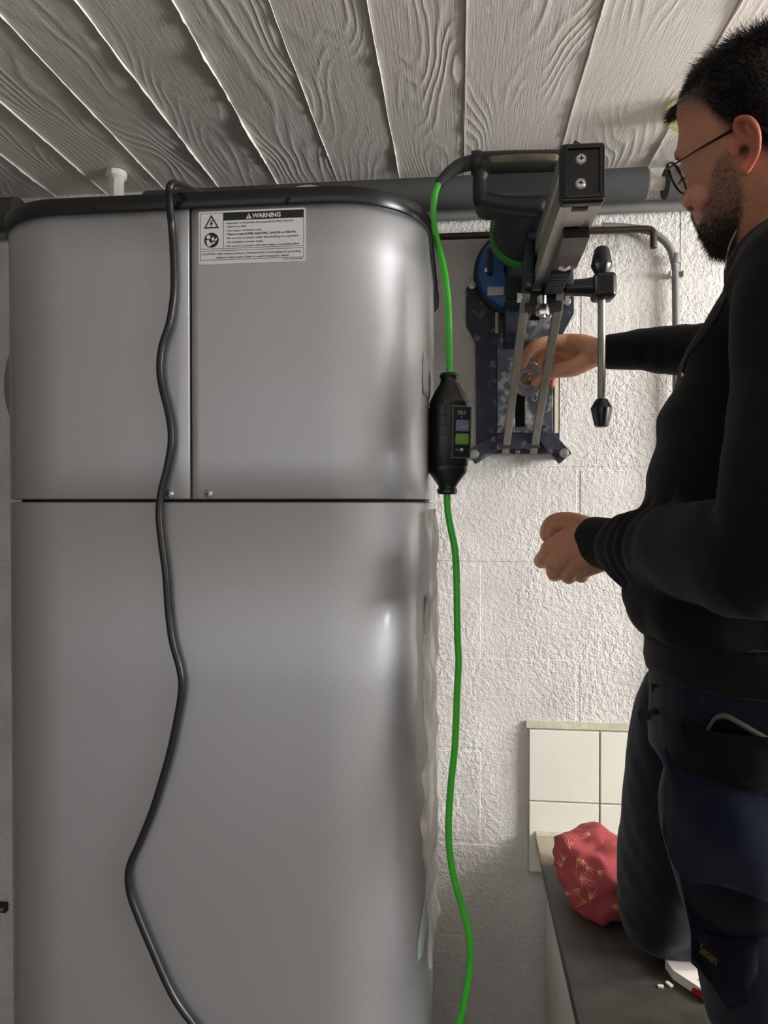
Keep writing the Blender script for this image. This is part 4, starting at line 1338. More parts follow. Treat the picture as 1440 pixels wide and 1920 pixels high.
# ---- near hand: loose fist, thumb on top
def near_hand(mb_):
    W = (1122, 1026, -0.478, .0245)
    chain(mb_, [(1126, 1020, -0.475, .0235), (1082, 1012, -0.470, .0230), (1034, 1032, -0.462, .0170)])
    chain(mb_, [W, (1082, 1028, -0.476, .0230), (1040, 1056, -0.468, .0160)])
    chain(mb_, [(1126, 1034, -0.478, .0235), (1090, 1044, -0.476, .0220), (1066, 1068, -0.468, .0150)])
    chain(mb_, [(1130, 1044, -0.474, .0210), (1104, 1056, -0.472, .0195), (1090, 1070, -0.464, .0140)])
    # index knuckle to fingertip, curling away from us and back
    chain(mb_, [(1034, 1034, -0.462, .0160), (1020, 1048, -0.456, .0130), (1016, 1052, -0.438, .0112), (1036, 1048, -0.420, .0100), (1056, 1040, -0.424, .0090)])
    chain(mb_, [(1042, 1058, -0.468, .0150), (1040, 1072, -0.462, .0128), (1042, 1076, -0.440, .0112), (1058, 1066, -0.424, .0100), (1072, 1054, -0.430, .0090)])
    chain(mb_, [(1066, 1068, -0.468, .0148), (1066, 1079, -0.462, .0122), (1068, 1081, -0.440, .0108), (1080, 1070, -0.428, .0096), (1088, 1058, -0.434, .0086)])
    chain(mb_, [(1090, 1068, -0.464, .0140), (1090, 1079, -0.458, .0108), (1092, 1079, -0.440, .0096), (1100, 1068, -0.432, .0086), (1104, 1060, -0.436, .0078)])
    # thumb along the top, tip bent down over the index finger
    chain(mb_, [(1112, 1000, -0.462, .0210), (1078, 984, -0.448, .0185), (1046, 980, -0.440, .0155), (1031, 989, -0.438, .0135), (1027, 1003, -0.440, .0120)])
near_hand(body)
bm_me = voxel_union(body, 0.0019, 3, 0.5)

# ---- shape and colour the skin
co = coords(bm_me)
Ov, Fv, Uv, Sv = (np.array(v) for v in (O_h, F_h, U_h, S_h))
rel = (co - Ov) * 1000.0
hf, ht, hs = rel @ Fv, rel @ Uv, rel @ Sv
headm = (np.abs(hf) < 150) & (ht > -135) & (ht < 140) & (np.abs(hs) < 110)
def gauss(f, t, s, r):
    return np.exp(-(((hf - f) ** 2 + (ht - t) ** 2 + (np.abs(hs) - s) ** 2) / (r * r))) * headm
fE, tE = ns[0] - 12, ns[1] - 5
disp = -8.0 * gauss(fE + 4, tE, 30, 13) - 5.0 * gauss(fE + 6, tE + 1, 14, 8)
disp += 5.0 * gauss(fE - 4, tE - 1, 31, 10)                                  # eye ball under the lid
disp += -3.0 * gauss(62, -62, 56, 22)                                        # hollow of the cheek
disp += -7.0 * gauss(*HU(1393, 284, 80), 80, 6.5)                             # ear canal
nv = normals(bm_me)
co = co + nv * (disp[:, None] / 1000.0)
# nostrils
_bv = BVHTree.FromPolygons([Vector(v) for v in co], [tuple(p.vertices) for p in bm_me.polygons])
_h = _bv.ray_cast(CAM, ray(1293, 392.5))[0]
_h = (np.array(_h) - Ov) * 1000.0
nost = np.clip(1.2 * gauss(_h @ Fv, _h @ Uv, abs(_h @ Sv), 4.2), 0, 1)
co = co - nv * (nost[:, None] * 0.0035)
set_coords(bm_me, co)
rel = (co - Ov) * 1000.0
hf, ht, hs = rel @ Fv, rel @ Uv, rel @ Sv
def sstep(a, b, x):
    t = np.clip((x - a) / (b - a), 0, 1)
    return t * t * (3 - 2 * t)
# the beard lies between two curves given in pixels on the near cheek
def curve_ft(pts, s):
    q = np.array([HU(x, y, s) for x, y in pts])
    q = q[np.argsort(q[:, 1])]
    return q
fl = curve_ft([(1352, 285), (1347, 310), (1341, 335), (1334, 360), (1325, 385), (1315, 405), (1304, 422), (1292, 434), (1270, 450)], 60)
bl = curve_ft([(1374, 285), (1376, 310), (1386, 330), (1393, 350), (1393, 375), (1388, 400), (1380, 425), (1372, 445), (1365, 470)], 62)
front_l = np.interp(ht, fl[:, 1], fl[:, 0])
back_l = np.interp(ht, bl[:, 1], bl[:, 0])
top_b = HU(1360, 283, 66)[1]
beard = sstep(9, -5, hf - front_l) * sstep(-9, 5, hf - back_l) * sstep(top_b + 6, top_b - 14, ht)
chin_zone = sstep(fb['lipl'][1] - 0, fb['lipl'][1] - 9, ht) * sstep(-10, 12, hf - back_l)
beard = np.maximum(beard, chin_zone)
mous = sstep(fb['subn'][1] - 1, fb['subn'][1] - 5, ht) * sstep(fb['mouth'][1] - 1, fb['mouth'][1] + 4, ht) * sstep(fb['subn'][0] - 44, fb['subn'][0] - 28, hf) * (np.abs(hs) < 36)
beard = np.maximum(beard, mous)
beard *= (ht > -135) & headm
dens = beard * (0.45 + 0.55 * sstep(-20, -95, ht))
# scalp hair: above the hair line, faded on the sides
hl = curve_ft([(1225, 222), (1262, 212), (1290, 201), (1320, 198), (1340, 208), (1356, 226), (1372, 240)], 60)
hl = hl[np.argsort(hl[:, 0])]
hline = np.interp(hf, hl[:, 0], hl[:, 1])
hline = np.where(hf < hl[0, 0], np.maximum(hl[0, 1] - 1.7 * (hl[0, 0] - hf), -48), hline)
hair = sstep(-6, 26, ht - hline) * headm
hair = np.where((hf > 97) & (ht < fb['hair'][1] - 1), 0, hair)
side = sstep(40, 62, np.abs(hs))
stub = np.clip(sstep(-22, 10, ht - hline) * headm * 0.4 * (hf < 70), 0, 1)
earm = (np.abs(hs) > 71) & (hf < 8) & (ht > -40) & (ht < 48) & headm
hair = np.where(earm & (np.abs(hs) > 77.5), 0, hair)
beard = np.where(earm & (hf < -2) & (np.abs(hs) > 76), 0, beard)
dens = np.where(earm & (hf < -2) & (np.abs(hs) > 76), 0, dens)
skin = np.tile(np.array(S(196, 142, 112)), (len(co), 1))
def blend(m, c):
    global skin
    skin = skin * (1 - m[:, None]) + np.array(c)[None, :] * m[:, None]
blend(np.clip(earm * 0.75, 0, 1) * (np.abs(hs) > 74), S(226, 120, 98))  # red backlight glow of the ears put into the skin colour
nosem = gauss(tp[0] - 4, tp[1], 0, 16) + gauss(72, -28, 48, 20) * 0.5
blend(np.clip(nosem * 0.5, 0, 1), S(196, 112, 92))
lipm = gauss(fb['mouth'][0] - 3, fb['mouth'][1] - 3, 6, 8)
blend(np.clip(lipm * 0.6, 0, 1), S(160, 90, 78))
browm = np.maximum(gauss(fb['brow'][0] - 8, fb['brow'][1] + 1, 20, 8), gauss(fb['brow'][0] - 18, fb['brow'][1] + 2, 36, 7))
blend(np.clip(browm * 1.1, 0, 0.85), S(38, 26, 20))
blend(np.clip(stub, 0, 0.6), S(70, 52, 42))
blend(np.clip(dens * 0.9, 0, 0.95), S(34, 23, 17))
blend(np.clip(hair * 1.2, 0, 0.97), S(22, 17, 14))
blend(np.clip(nost * 1.3, 0, 0.9), S(50, 22, 18))  # shade inside the nostrils put into the skin colour
blend(np.clip(gauss(*HU(1393, 284, 80), 76, 6), 0, 0.85), S(70, 28, 24))  # darkness of the ear canal painted in for depth
# knuckles, finger tips
ftip = np.array(P(1035, 720, -0.092))
blend(np.exp(-((co - ftip) ** 2).sum(1) / 0.011 ** 2), S(176, 52, 48))
att = bm_me.color_attributes.new('skin', 'FLOAT_COLOR', 'POINT')
att.data.foreach_set('color', np.hstack([skin, np.ones((len(co), 1))]).astype(np.float32).ravel())
def skin_mat():
    t = NT('skin')
    a = t.n('ShaderNodeVertexColor', layer_name='skin')
    v = t.pos()
    t.base(t.mix(t.math('MULTIPLY', t.ramp(t.noise(v, 140.0, 4), [(0.3, 0.0), (0.75, 1.0)]), 0.25), a.outputs['Color'], S(150, 84, 66), 'MULTIPLY'))
    t.set(Roughness=0.48)
    t.set(Subsurface_Weight=0.22, Subsurface_Radius=(0.012, 0.004, 0.002), Subsurface_Scale=1.0)
    t.normal(t.bump(t.noise(v, 900.0, 3), 0.2, 0.0006))
    return t.m
person = link('person', bm_me, skin_mat())
tag(person, 'bearded man in black sweatshirt and navy work trousers kneeling on the counter', 'person')

# ---- hair, beard, brows and lashes as short strands
def strands(name, pts, dirs, lens, rad, mat, curl=0.25):
    n = len(pts)
    V = np.zeros((n, 9, 3))
    ref = np.cross(dirs, rng.normal(size=(n, 3)))
    ref /= np.linalg.norm(ref, axis=1)[:, None] + 1e-9
    r2 = np.cross(dirs, ref)
    bend = rng.normal(size=(n, 3)) * curl
    for k, (u, rr) in enumerate(((0.0, 1.0), (0.55, 0.8), (1.0, 0.25))):
        c = pts + dirs * (lens * u)[:, None] + bend * (lens * u * u)[:, None]
        for j in range(3):
            a = 2 * math.pi * j / 3
            V[:, k * 3 + j] = c + (ref * math.cos(a) + r2 * math.sin(a)) * (rad * rr)
    fcs = []
    tpl = []
    for k in range(2):
        for j in range(3):
            tpl.append((k * 3 + j, k * 3 + (j + 1) % 3, (k + 1) * 3 + (j + 1) % 3, (k + 1) * 3 + j))
    F = (np.array(tpl)[None] + (np.arange(n) * 9)[:, None, None]).reshape(-1, 4)
    me = bpy.data.meshes.new(name)
    me.vertices.add(n * 9)
    me.vertices.foreach_set('co', V.astype(np.float32).ravel())
    me.loops.add(len(F) * 4)
    me.loops.foreach_set('vertex_index', F.astype(np.int32).ravel())
    me.polygons.add(len(F))
    me.polygons.foreach_set('loop_start', (np.arange(len(F)) * 4).astype(np.int32))
    me.polygons.foreach_set('loop_total', np.full(len(F), 4, np.int32))
    me.update(calc_edges=True)
    me.validate()
    o = link(name, me, mat, person)
    o['kind'] = 'stuff'
    return o
MAT_HAIR = M('dark_brown_hair', S(26, 20, 17), 0.42)
MAT_BEARD = M('dark_beard', S(38, 27, 20), 0.5)
nv = normals(bm_me)
def pick(w, count):
    w = np.clip(w, 0, None)
    idx = rng.choice(len(w), size=count, p=w / w.sum())
    return idx, co[idx] + rng.normal(size=(count, 3)) * 0.0006
idx, pp = pick(hair ** 2, 26000)
bk = sstep(25, -45, hf[idx])
grow = nv[idx] * (0.22 + 0.25 * bk)[:, None] - Uv[None] * (0.45 * bk)[:, None] + Fv[None] * 0.60 * ((1 - side[idx]) * (1 - bk))[:, None] - Uv[None] * 0.25 * side[idx][:, None] - Fv[None] * 0.25 * side[idx][:, None] + rng.normal(size=(len(idx), 3)) * 0.11
frn = sstep(62, 100, hf[idx])
grow = grow - Uv[None] * 0.30 * frn[:, None]
grow /= np.linalg.norm(grow, axis=1)[:, None]
hlen = -0.008 * sstep(-10, -50, hf[idx]) * sstep(20, 60, (ht - hline)[idx]) + 0.013 * frn + 0.003 + 0.019 * sstep(5, 60, (ht - hline)[idx]) * (1 - 0.55 * side[idx])
strands('hair', pp, grow, hlen * rng.uniform(0.7, 1.15, len(idx)), 0.00028, MAT_HAIR, 0.16)
idx, pp = pick(np.clip(hair, 0, 1) * (hf > 66) * (np.abs(hs) < 46) * (ht > fb['hair'][1] + 4), 2600)
grow = Fv[None] * 0.8 - Uv[None] * 0.34 + nv[idx] * 0.12 + rng.normal(size=(len(idx), 3)) * 0.10
grow /= np.linalg.norm(grow, axis=1)[:, None]
strands('fringe', pp, grow, rng.uniform(0.010, 0.021, len(idx)), 0.00026, MAT_HAIR, 0.14)
idx, pp = pick(dens ** 1.3, 9000)
grow = nv[idx] * 0.55 - Uv[None] * 0.75 + rng.normal(size=(len(idx), 3)) * 0.25
grow /= np.linalg.norm(grow, axis=1)[:, None]
blen = 0.002 + 0.0075 * sstep(-40, -105, ht[idx])
strands('beard', pp, grow, blen * rng.uniform(0.6, 1.2, len(idx)), 0.00022, MAT_BEARD, 0.35)
idx, pp = pick(np.clip(browm - 0.35, 0, 1) * (np.abs(hs) > 6), 500)
grow = nv[idx] * 0.3 - Fv[None] * 0.6 + np.sign(hs[idx])[:, None] * Sv[None] * 0.5
grow /= np.linalg.norm(grow, axis=1)[:, None]
strands('eyebrow', pp, grow, np.full(len(idx), 0.006), 0.0002, MAT_HAIR, 0.15)
lash_p, lash_d = [], []
for sg in (-1, 1):
    for k in range(26):
        a = -1 + 2 * k / 25
        lash_p.append(H(fE + 2.5 - 5 * a * a, tE - 5 - 1.5 * abs(a), sg * (31 + a * 12)))
        lash_d.append((F_h * 0.8 - U_h * 0.55 + S_h * (sg * a * 0.4)).normalized())
strands('eyelash', np.array(lash_p), np.array(lash_d), np.full(len(lash_p), 0.008), 0.00025, MAT_HAIR, 0.05)

# ---- clothes
def fabric(name, color, rough=0.9, scale=1400.0, dirt=None, sheen=0.3):
    t = NT(name)
    v = t.pos()
    c = t.mix(t.ramp(t.noise(v, 9.0, 4), [(0.3, 0.0), (0.7, 1.0)]), tuple(x * 0.8 for x in color), tuple(min(1, x * 1.25) for x in color))
    if dirt:
        c = t.mix(t.math('MULTIPLY', t.ramp(t.noise(v, 16.0, 6, 0.7), [(0.58, 0.0), (0.78, 1.0)]), dirt[1]), c, dirt[0])
    t.base(c)
    t.set(Roughness=rough, Sheen_Weight=sheen, Sheen_Roughness=0.5)
    t.set(Specular_IOR_Level=0.2)
    t.normal(t.bump(t.noise(v, scale, 2), 0.3, 0.0006))
    return t.m
MAT_HOOD = fabric('black_fleece', S(11, 11, 13), sheen=0.06)
MAT_RIB = fabric('black_rib_knit', S(14, 15, 16), sheen=0.08)
MAT_NAVY = fabric('navy_work_cloth', S(16, 19, 34), 0.85, 900.0, (S(60, 64, 78), 0.5), 0.12)
MAT_NAVY2 = fabric('worn_navy_cloth', S(30, 36, 58), 0.85, 900.0, (S(84, 88, 104), 0.55), 0.15)
MAT_BLKC = fabric('black_canvas', S(22, 22, 22), 0.8, 900.0, (S(70, 68, 62), 0.5), 0.12)

hd = MB()
hd.rings([oval(c, a, b) for c, a, b in tor])
far_path = [far_sh.lerp(sh_c, 0.3), far_sh, far_el.lerp(far_sh, 0.12), P(1310, 657, -0.262), P(1240, 656, -0.225), P(1185, 657, -0.197)]
hd.tube(far_path, [0.09, 0.078, 0.062, 0.046, 0.041, 0.0355], 22, 4, 'round')
near_path = [near_sh.lerp(sh_c, 0.3), near_sh, near_sh.lerp(near_el, 0.5), near_el, P(1345, 1036, -0.77), P(1262, 1028, -0.67), P(1200, 1028, -0.575), P(1160, 1026, -0.52)]
hd.tube(near_path, [0.085, 0.070, 0.062, 0.056, 0.0555, 0.0535, 0.0455, 0.040], 24, 4, 'round')
# folded hood round the neck
hd.tube([P(1392, 560, -0.715), P(1412, 535, -0.755), P(1450, 505, -0.785), P(1500, 480, -0.79), P(1570, 470, -0.72), P(1570, 470, -0.60), P(1470, 510, -0.56), P(1420, 540, -0.60)], [0.020, 0.028, 0.032, 0.036, 0.05, 0.045, 0.03, 0.02], 16, 5, 'round')
hme = voxel_union(hd, 0.0046, 8, 0.5)
hc = coords(hme)
hn = normals(hme)
def seg_param(pts, q):
    """distance along and from a poly-line for an array of points"""
    best = np.full(len(q), 1e9)
    par = np.zeros(len(q))
    acc = 0.0
    for a, b in zip(pts, pts[1:]):
        a_, b_ = np.array(a), np.array(b)
        d = b_ - a_
        L = np.linalg.norm(d)
        t = np.clip(((q - a_) @ d) / (L * L), 0, 1)
        ds = np.linalg.norm(q - (a_ + t[:, None] * d), axis=1)
        m = ds < best
        best[m] = ds[m]
        par[m] = acc + t[m] * L
        acc += L
    return par, best, acc
nzv = np.array([mnoise.noise(Vector(p) * 11.0) for p in hc])
nz2 = np.array([mnoise.noise(Vector((p[0] * 7, p[1] * 7, p[2] * 22))) for p in hc])
fold = 0.006 * nzv + 0.005 * nz2
for path, rad in ((far_path, 0.075), (near_path, 0.10)):
    par, ds, tot = seg_param(path, hc)
    w = np.clip(1 - (ds / rad) ** 4, 0, 1) * sstep(tot * 0.45, tot * 0.8, par)
    fold += w * 0.0030 * np.sin((par + 0.030 * nzv + 0.02 * nz2) * 2 * math.pi / 0.040) * np.clip(0.4 + 1.6 * nz2, 0, 1.4)
par, ds, tot = seg_param([P(1230, 1180, -0.75), P(1440, 1180, -0.75)], hc)
fold += 0.006 * np.exp(-((hc[:, 2] - P(1250, 1160, -0.7).z) / 0.03) ** 2) * np.sin(hc[:, 0] * 60 + nzv * 3)
hc = hc + hn * fold[:, None]
set_coords(hme, hc)
hoodie = link('sweatshirt', hme, MAT_HOOD, person)
# rib cuffs and hem
def cuff(a, b, ra, rb, n=40):
    a, b = Vector(a), Vector(b)
    d = (b - a).normalized()
    L = (b - a).length
    u = (Vector((0, 0, 1)) - d * d.z).normalized()
    s = d.cross(u)
    rings = []
    prof = [(0.004, ra - 0.006), (0.0, ra - 0.002), (0.003, ra)] + [(L * k / 6, ra + (rb - ra) * k / 6) for k in range(1, 6)] + [(L, rb), (L + 0.004, rb - 0.008)]
    for t, r in prof:
        rings.append([a + d * t + (u * math.cos(2 * math.pi * k / n) + s * math.sin(2 * math.pi * k / n)) * (r + (0.0004 if k % 2 else -0.0004)) for k in range(n)])
    return MB().rings(rings)
cuff(P(1137, 660, -0.170), P(1190, 657, -0.20), 0.0310, 0.0345, 80).build('cuff', MAT_RIB, hoodie, ang=60)
cuff(P(1106, 1013, -0.468), P(1166, 1026, -0.52), 0.0345, 0.0385, 80).build('cuff', MAT_RIB, hoodie, ang=60)
hem_rows = [(1222, 1172, -0.645, 0.118, 0.150), (1206, 1186, -0.645, 0.131, 0.165), (1208, 1200, -0.645, 0.134, 0.168), (1206, 1226, -0.645, 0.134, 0.169), (1210, 1244, -0.645, 0.130, 0.168), (1214, 1247, -0.645, 0.122, 0.162)]
MB().rings([oval(fit(px, py, yc, a, b), a, b, 120) for px, py, yc, a, b in hem_rows]).build('hem_band', MAT_RIB, hoodie, ang=60)
# stand-up collar, a shell round the neck
cr = []
for px, py, a, b, tl_ in ((1357, 520, 0.080, 0.092, 0.0), (1357, 490, 0.080, 0.090, -0.05), (1361, 462, 0.078, 0.088, -0.15), (1372, 432, 0.072, 0.082, -0.28), (1376, 427, 0.069, 0.079, -0.30)):
    cr.append(oval(fit(px, py, -0.695, a, b, 1.0, tl_), a, b, 48, 1.0, tl_))
inn = []
for ring, k in ((cr[4], 0.93), (cr[3], 0.90), (cr[1], 0.86), (cr[0], 0.8)):
    c = sum(ring, Vector()) / len(ring)
    inn.append([c + (p - c) * k + Vector((0, 0, 0)) for p in ring])
MB().rings(cr + inn, cap=False).build('collar', MAT_HOOD, hoodie, ang=60)
cfl = [p for r_ in cr for p in r_]
cbv = BVHTree.FromPolygons(cfl, [(i * 48 + k, i * 48 + (k + 1) % 48, (i + 1) * 48 + (k + 1) % 48, (i + 1) * 48 + k) for i in range(4) for k in range(48)])
def on_collar(px, py):
    h = cbv.ray_cast(CAM, ray(px, py))
    return (h[0] if h[0] is not None else P(px, py, -0.74)) - ray(px, py) * 0.0008
MB().tube([on_collar(1381, 432), on_collar(1370, 455), on_collar(1364, 478), on_collar(1362, 505)], 0.0011, 8, 4).build('collar_zip', M('zip_brass', S(120, 108, 80), 0.45, 0.5), hoodie)
hbv = BVHTree.FromPolygons([Vector(v) for v in hc], [tuple(p.vertices) for p in hme.polygons])
def on_hood(px, py, k=0.0012):
    h = hbv.ray_cast(CAM, ray(px, py))
    return (h[0] if h[0] is not None else P(px, py, -0.62)) - ray(px, py) * k
dp = [on_hood(x, y) for x, y in ((1362, 560), (1342, 600), (1322, 630), (1304, 650), (1288, 672), (1281, 700))]
MB().tube(dp, 0.0016, 8, 4, 'round').build('drawstring', MAT_RIB, hoodie)
MB().cyl(on_hood(1281, 699, 0.0015), on_hood(1280, 706, 0.0015), 0.0019, 8).build('string_tip', M('white_lamp_plastic', S(225, 225, 220)), hoodie)

# trousers
tr = MB()
PEL = [(1214, 1236, -0.645, 0.112, 0.156), (1215, 1290, -0.645, 0.116, 0.158), (1213, 1335, -0.64, 0.118, 0.162), (1215, 1390, -0.63, 0.112, 0.155)]
pel = [(fit(*r), r[3], r[4]) for r in PEL]
tr.rings([oval(c, a, b) for c, a, b in pel])
far_leg = [P(1326, 1345, -0.55), P(1300, 1440, -0.52), P(1279, 1530, -0.48), P(1259, 1620, -0.44), P(1246, 1680, -0.415)]
kf = P(1246, 1715, -0.40)
kf.z = KZ + 0.066
far_leg += [kf, kf + Vector((0.10, 0.0, -0.006)), kf + Vector((0.28, 0.01, -0.012)), kf + Vector((0.42, 0.01, -0.018))]
tr.tube(far_leg, [0.092, 0.089, 0.083, 0.077, 0.070, 0.065, 0.060, 0.055, 0.046], 26, 4, 'round')
near_leg = [P(1412, 1430, -0.69), P(1402, 1480, -0.705), P(1392, 1540, -0.70), P(1408, 1640, -0.68), P(1428, 1740, -0.655)]
kn = P(1452, 1880, -0.64)
kn.z = KZ + 0.068
near_leg += [kn, kn + Vector((0.10, 0.0, -0.006)), kn + Vector((0.28, 0.0, -0.012)), kn + Vector((0.42, 0.0, -0.018))]
tr.tube(near_leg, [0.086, 0.090, 0.088, 0.082, 0.076, 0.066, 0.060, 0.055, 0.046], 26, 4, 'round')
tme = voxel_union(tr, 0.005, 8, 0.5)
tc, tn = coords(tme), normals(tme)
nz = np.array([mnoise.noise(Vector((p[0] * 14, p[1] * 14, p[2] * 9))) + 0.5 * mnoise.noise(Vector((p[0] * 34, p[1] * 30, p[2] * 26 + p[0] * 30))) for p in tc])
tc = tc + tn * (0.0034 * nz)[:, None]
tc[:, 2] = np.maximum(tc[:, 2], KZ + 0.0015)
set_coords(tme, tc)
trousers = link('trousers', tme, MAT_NAVY, person)
tbvh = BVHTree.FromPolygons([Vector(v) for v in tc], [tuple(p.vertices) for p in tme.polygons])
for kk, leg in ((kf, 'far'), (kn, 'near')):
    a = kk + Vector((0.46, 0.0, -0.02))
    g = MB()
    g.tube([a - Vector((0.05, 0, -0.01)), a, a + Vector((0.06, 0, 0.0)), a + Vector((0.10, 0, 0.02))], [0.042, 0.043, 0.044, 0.038], 18, 3, 'round')
    g.tube([a + Vector((0.02, 0, 0.0)), a + Vector((0.05, 0, 0.06)), a + Vector((0.03, 0, 0.12))], [0.036, 0.036, 0.03], 16, 3, 'round')
    sme = voxel_union(g, 0.005, 5)
    q = coords(sme)
    q[:, 2] = np.maximum(q[:, 2], KZ + 0.0015)
    set_coords(sme, q)
    link('work_shoe', sme, M('black_shoe_leather', S(24, 22, 21), 0.5, bump=0.2, bscale=200), person)

def on_leg(px, py, off, default=-0.80):
    r = ray(px, py)
    h = tbvh.ray_cast(CAM, r)
    if h[0] is None:
        p = P(px, py, default)
    else:
        p = h[0]
    return p, r
def resample(pl, n):
    d = [0.0]
    for a, b in zip(pl, pl[1:]):
        d.append(d[-1] + math.hypot(b[0] - a[0], b[1] - a[1]))
    out = []
    for k in range(n + 1):
        s = d[-1] * k / n
        i = max(j for j in range(len(d)) if d[j] <= s + 1e-9)
        i = min(i, len(pl) - 2)
        t = (s - d[i]) / (d[i + 1] - d[i])
        out.append((pl[i][0] * (1 - t) + pl[i + 1][0] * t, pl[i][1] * (1 - t) + pl[i + 1][1] * t))
    return out
def sheet(name, top, bot, off, mat, parent, bulge=0.0, thick=0.0022, nu=26, nv_=18, flat=None, wave=0.0):
    """cloth panel measured between two edges and laid on the leg; off = clearance, bulge = pouch"""
    T, B = resample(top, nu), resample(bot, nu)
    grid = []
    for j in range(nv_ + 1):
        v = j / nv_
        grid.append([(T[i][0] * (1 - v) + B[i][0] * v, T[i][1] * (1 - v) + B[i][1] * v) for i in range(nu + 1)])
    D = np.zeros((nv_ + 1, nu + 1))
    for j in range(nv_ + 1):
        for i in range(nu + 1):
            p, r = on_leg(*grid[j][i], off)
            D[j, i] = (p - CAM).length
    D = np.minimum(D, np.median(D) + 0.035)
    for _ in range(12):
        Q = np.pad(D, 1, mode='edge')
        D = (Q[1:-1, 1:-1] * 2 + Q[:-2, 1:-1] + Q[2:, 1:-1] + Q[1:-1, :-2] + Q[1:-1, 2:]) / 6
    if flat is not None:
        D = D * (1 - flat) + D.min() * flat
    rows = []
    for j in range(nv_ + 1):
        v = j / nv_
        row = []
        for i in range(nu + 1):
            u = i / nu
            k = off + bulge * math.sin(math.pi * min(1, v * 1.0)) * math.sin(math.pi * min(1.0, u * 0.9 + 0.05))
            k += wave * mnoise.noise((u * 4, v * 3, 3.3))
            row.append(CAM + ray(*grid[j][i]) * (D[j, i] - k))
        rows.append(row)
    m = MB().rings(rows, cap=False, closed=False)
    bmesh.ops.solidify(m.bm, geom=list(m.bm.faces), thickness=thick)
    ob = m.build(name, mat, parent, ang=50)
    return ob, rows
sheet('black_pocket', [(1279, 1345), (1284, 1356), (1295, 1364), (1330, 1371), (1380, 1379), (1440, 1383), (1510, 1384)], [(1258, 1470), (1300, 1500), (1380, 1520), (1440, 1520), (1510, 1520)], 0.023, MAT_BLKC, trousers, 0.014, wave=0.003)
sheet('pocket_hem', [(1279, 1344), (1284, 1355), (1295, 1363), (1330, 1370), (1380, 1378), (1440, 1382), (1510, 1383)], [(1277, 1358), (1288, 1370), (1300, 1380), (1330, 1387), (1380, 1395), (1440, 1399), (1510, 1400)], 0.0265, MAT_BLKC, trousers, 0.0, nv_=3)
sheet('navy_pocket', [(1248, 1400), (1256, 1418), (1270, 1436), (1290, 1450), (1330, 1461), (1380, 1470), (1440, 1474), (1510, 1476)], [(1242, 1560), (1256, 1610), (1275, 1642), (1292, 1656), (1330, 1658), (1380, 1669), (1440, 1692), (1510, 1705)], 0.030, MAT_NAVY2, trousers, 0.026, wave=0.005)
sheet('pocket_hem', [(1248, 1399), (1256, 1417), (1270, 1435), (1290, 1449), (1330, 1460), (1380, 1469), (1440, 1473), (1510, 1475)], [(1247, 1416), (1255, 1434), (1268, 1451), (1288, 1466), (1330, 1478), (1380, 1488), (1440, 1493), (1510, 1495)], 0.0335, MAT_NAVY2, trousers, 0.0, nv_=3)
sheet('thigh_panel', [(1272, 1630), (1292, 1640), (1330, 1645), (1380, 1655), (1440, 1675), (1510, 1690)], [(1296, 1752), (1330, 1760), (1380, 1762), (1440, 1756), (1510, 1750)], 0.010, MAT_NAVY, trousers, 0.006)
tab, trow = sheet('hammer_tab', [(1295, 1738), (1330, 1752), (1380, 1760), (1421, 1758)], [(1296, 1806), (1318, 1826), (1340, 1852), (1365, 1893), (1404, 1881), (1413, 1855), (1421, 1825)], 0.018, MAT_NAVY, trousers, 0.006, 0.003, flat=0.6)
def tab_pt(px, py, k=0.003):
    best = min((p for r in trow for p in r), key=lambda p: (proj(p)[0] - px) ** 2 + (proj(p)[1] - py) ** 2)
    d = (best - CAM).length
    return CAM + ray(px, py) * (d - k)
mm = MB()
la, lb, lc = tab_pt(1311, 1785), tab_pt(1343, 1811), tab_pt(1317, 1770)
ux_ = (lb - la).normalized()
uy_ = (lc - la)
uy_ = (uy_ - ux_ * uy_.dot(ux_)).normalized()
put_text(mm, 'Snickers', la, ux_, uy_, (lb - la).length, 0.0105, 0.0)
mm.build('logo', M('yellow_print', S(120, 104, 30), 0.7), tab, normals=False)
sheet('logo_stitch', [(1312, 1789), (1341, 1813)], [(1311, 1791), (1340, 1815)], 0.0235, MATS['yellow_print'], tab, 0, 0.0004, 6, 2, flat=0.6)
sheet('belt_loop', [(1294, 1282), (1316, 1286)], [(1297, 1326), (1322, 1326)], 0.006, MAT_NAVY2, trousers, 0.004, 0.003, 6, 8)
# cord toggle and tassel at the waist
q = P(1224, 1338, -0.70)
MB().tube([P(1232, 1334, -0.70), P(1220, 1337, -0.705), P(1212, 1340, -0.71), P(1205, 1339, -0.712)], [0.004, 0.0045, 0.007, 0.009], 12, 3).build('cord_toggle', MAT_NAVY, trousers)
m = MB()
for k in range(5):
    m.tube([P(1234, 1284, -0.70), P(1226 - k, 1284 + k * 2, -0.702), P(1220 + k * 2, 1282 + k * 4, -0.704)], [0.0018, 0.0015, 0.0008], 6, 2)
m.build('tassel', MAT_BLKC, trousers)

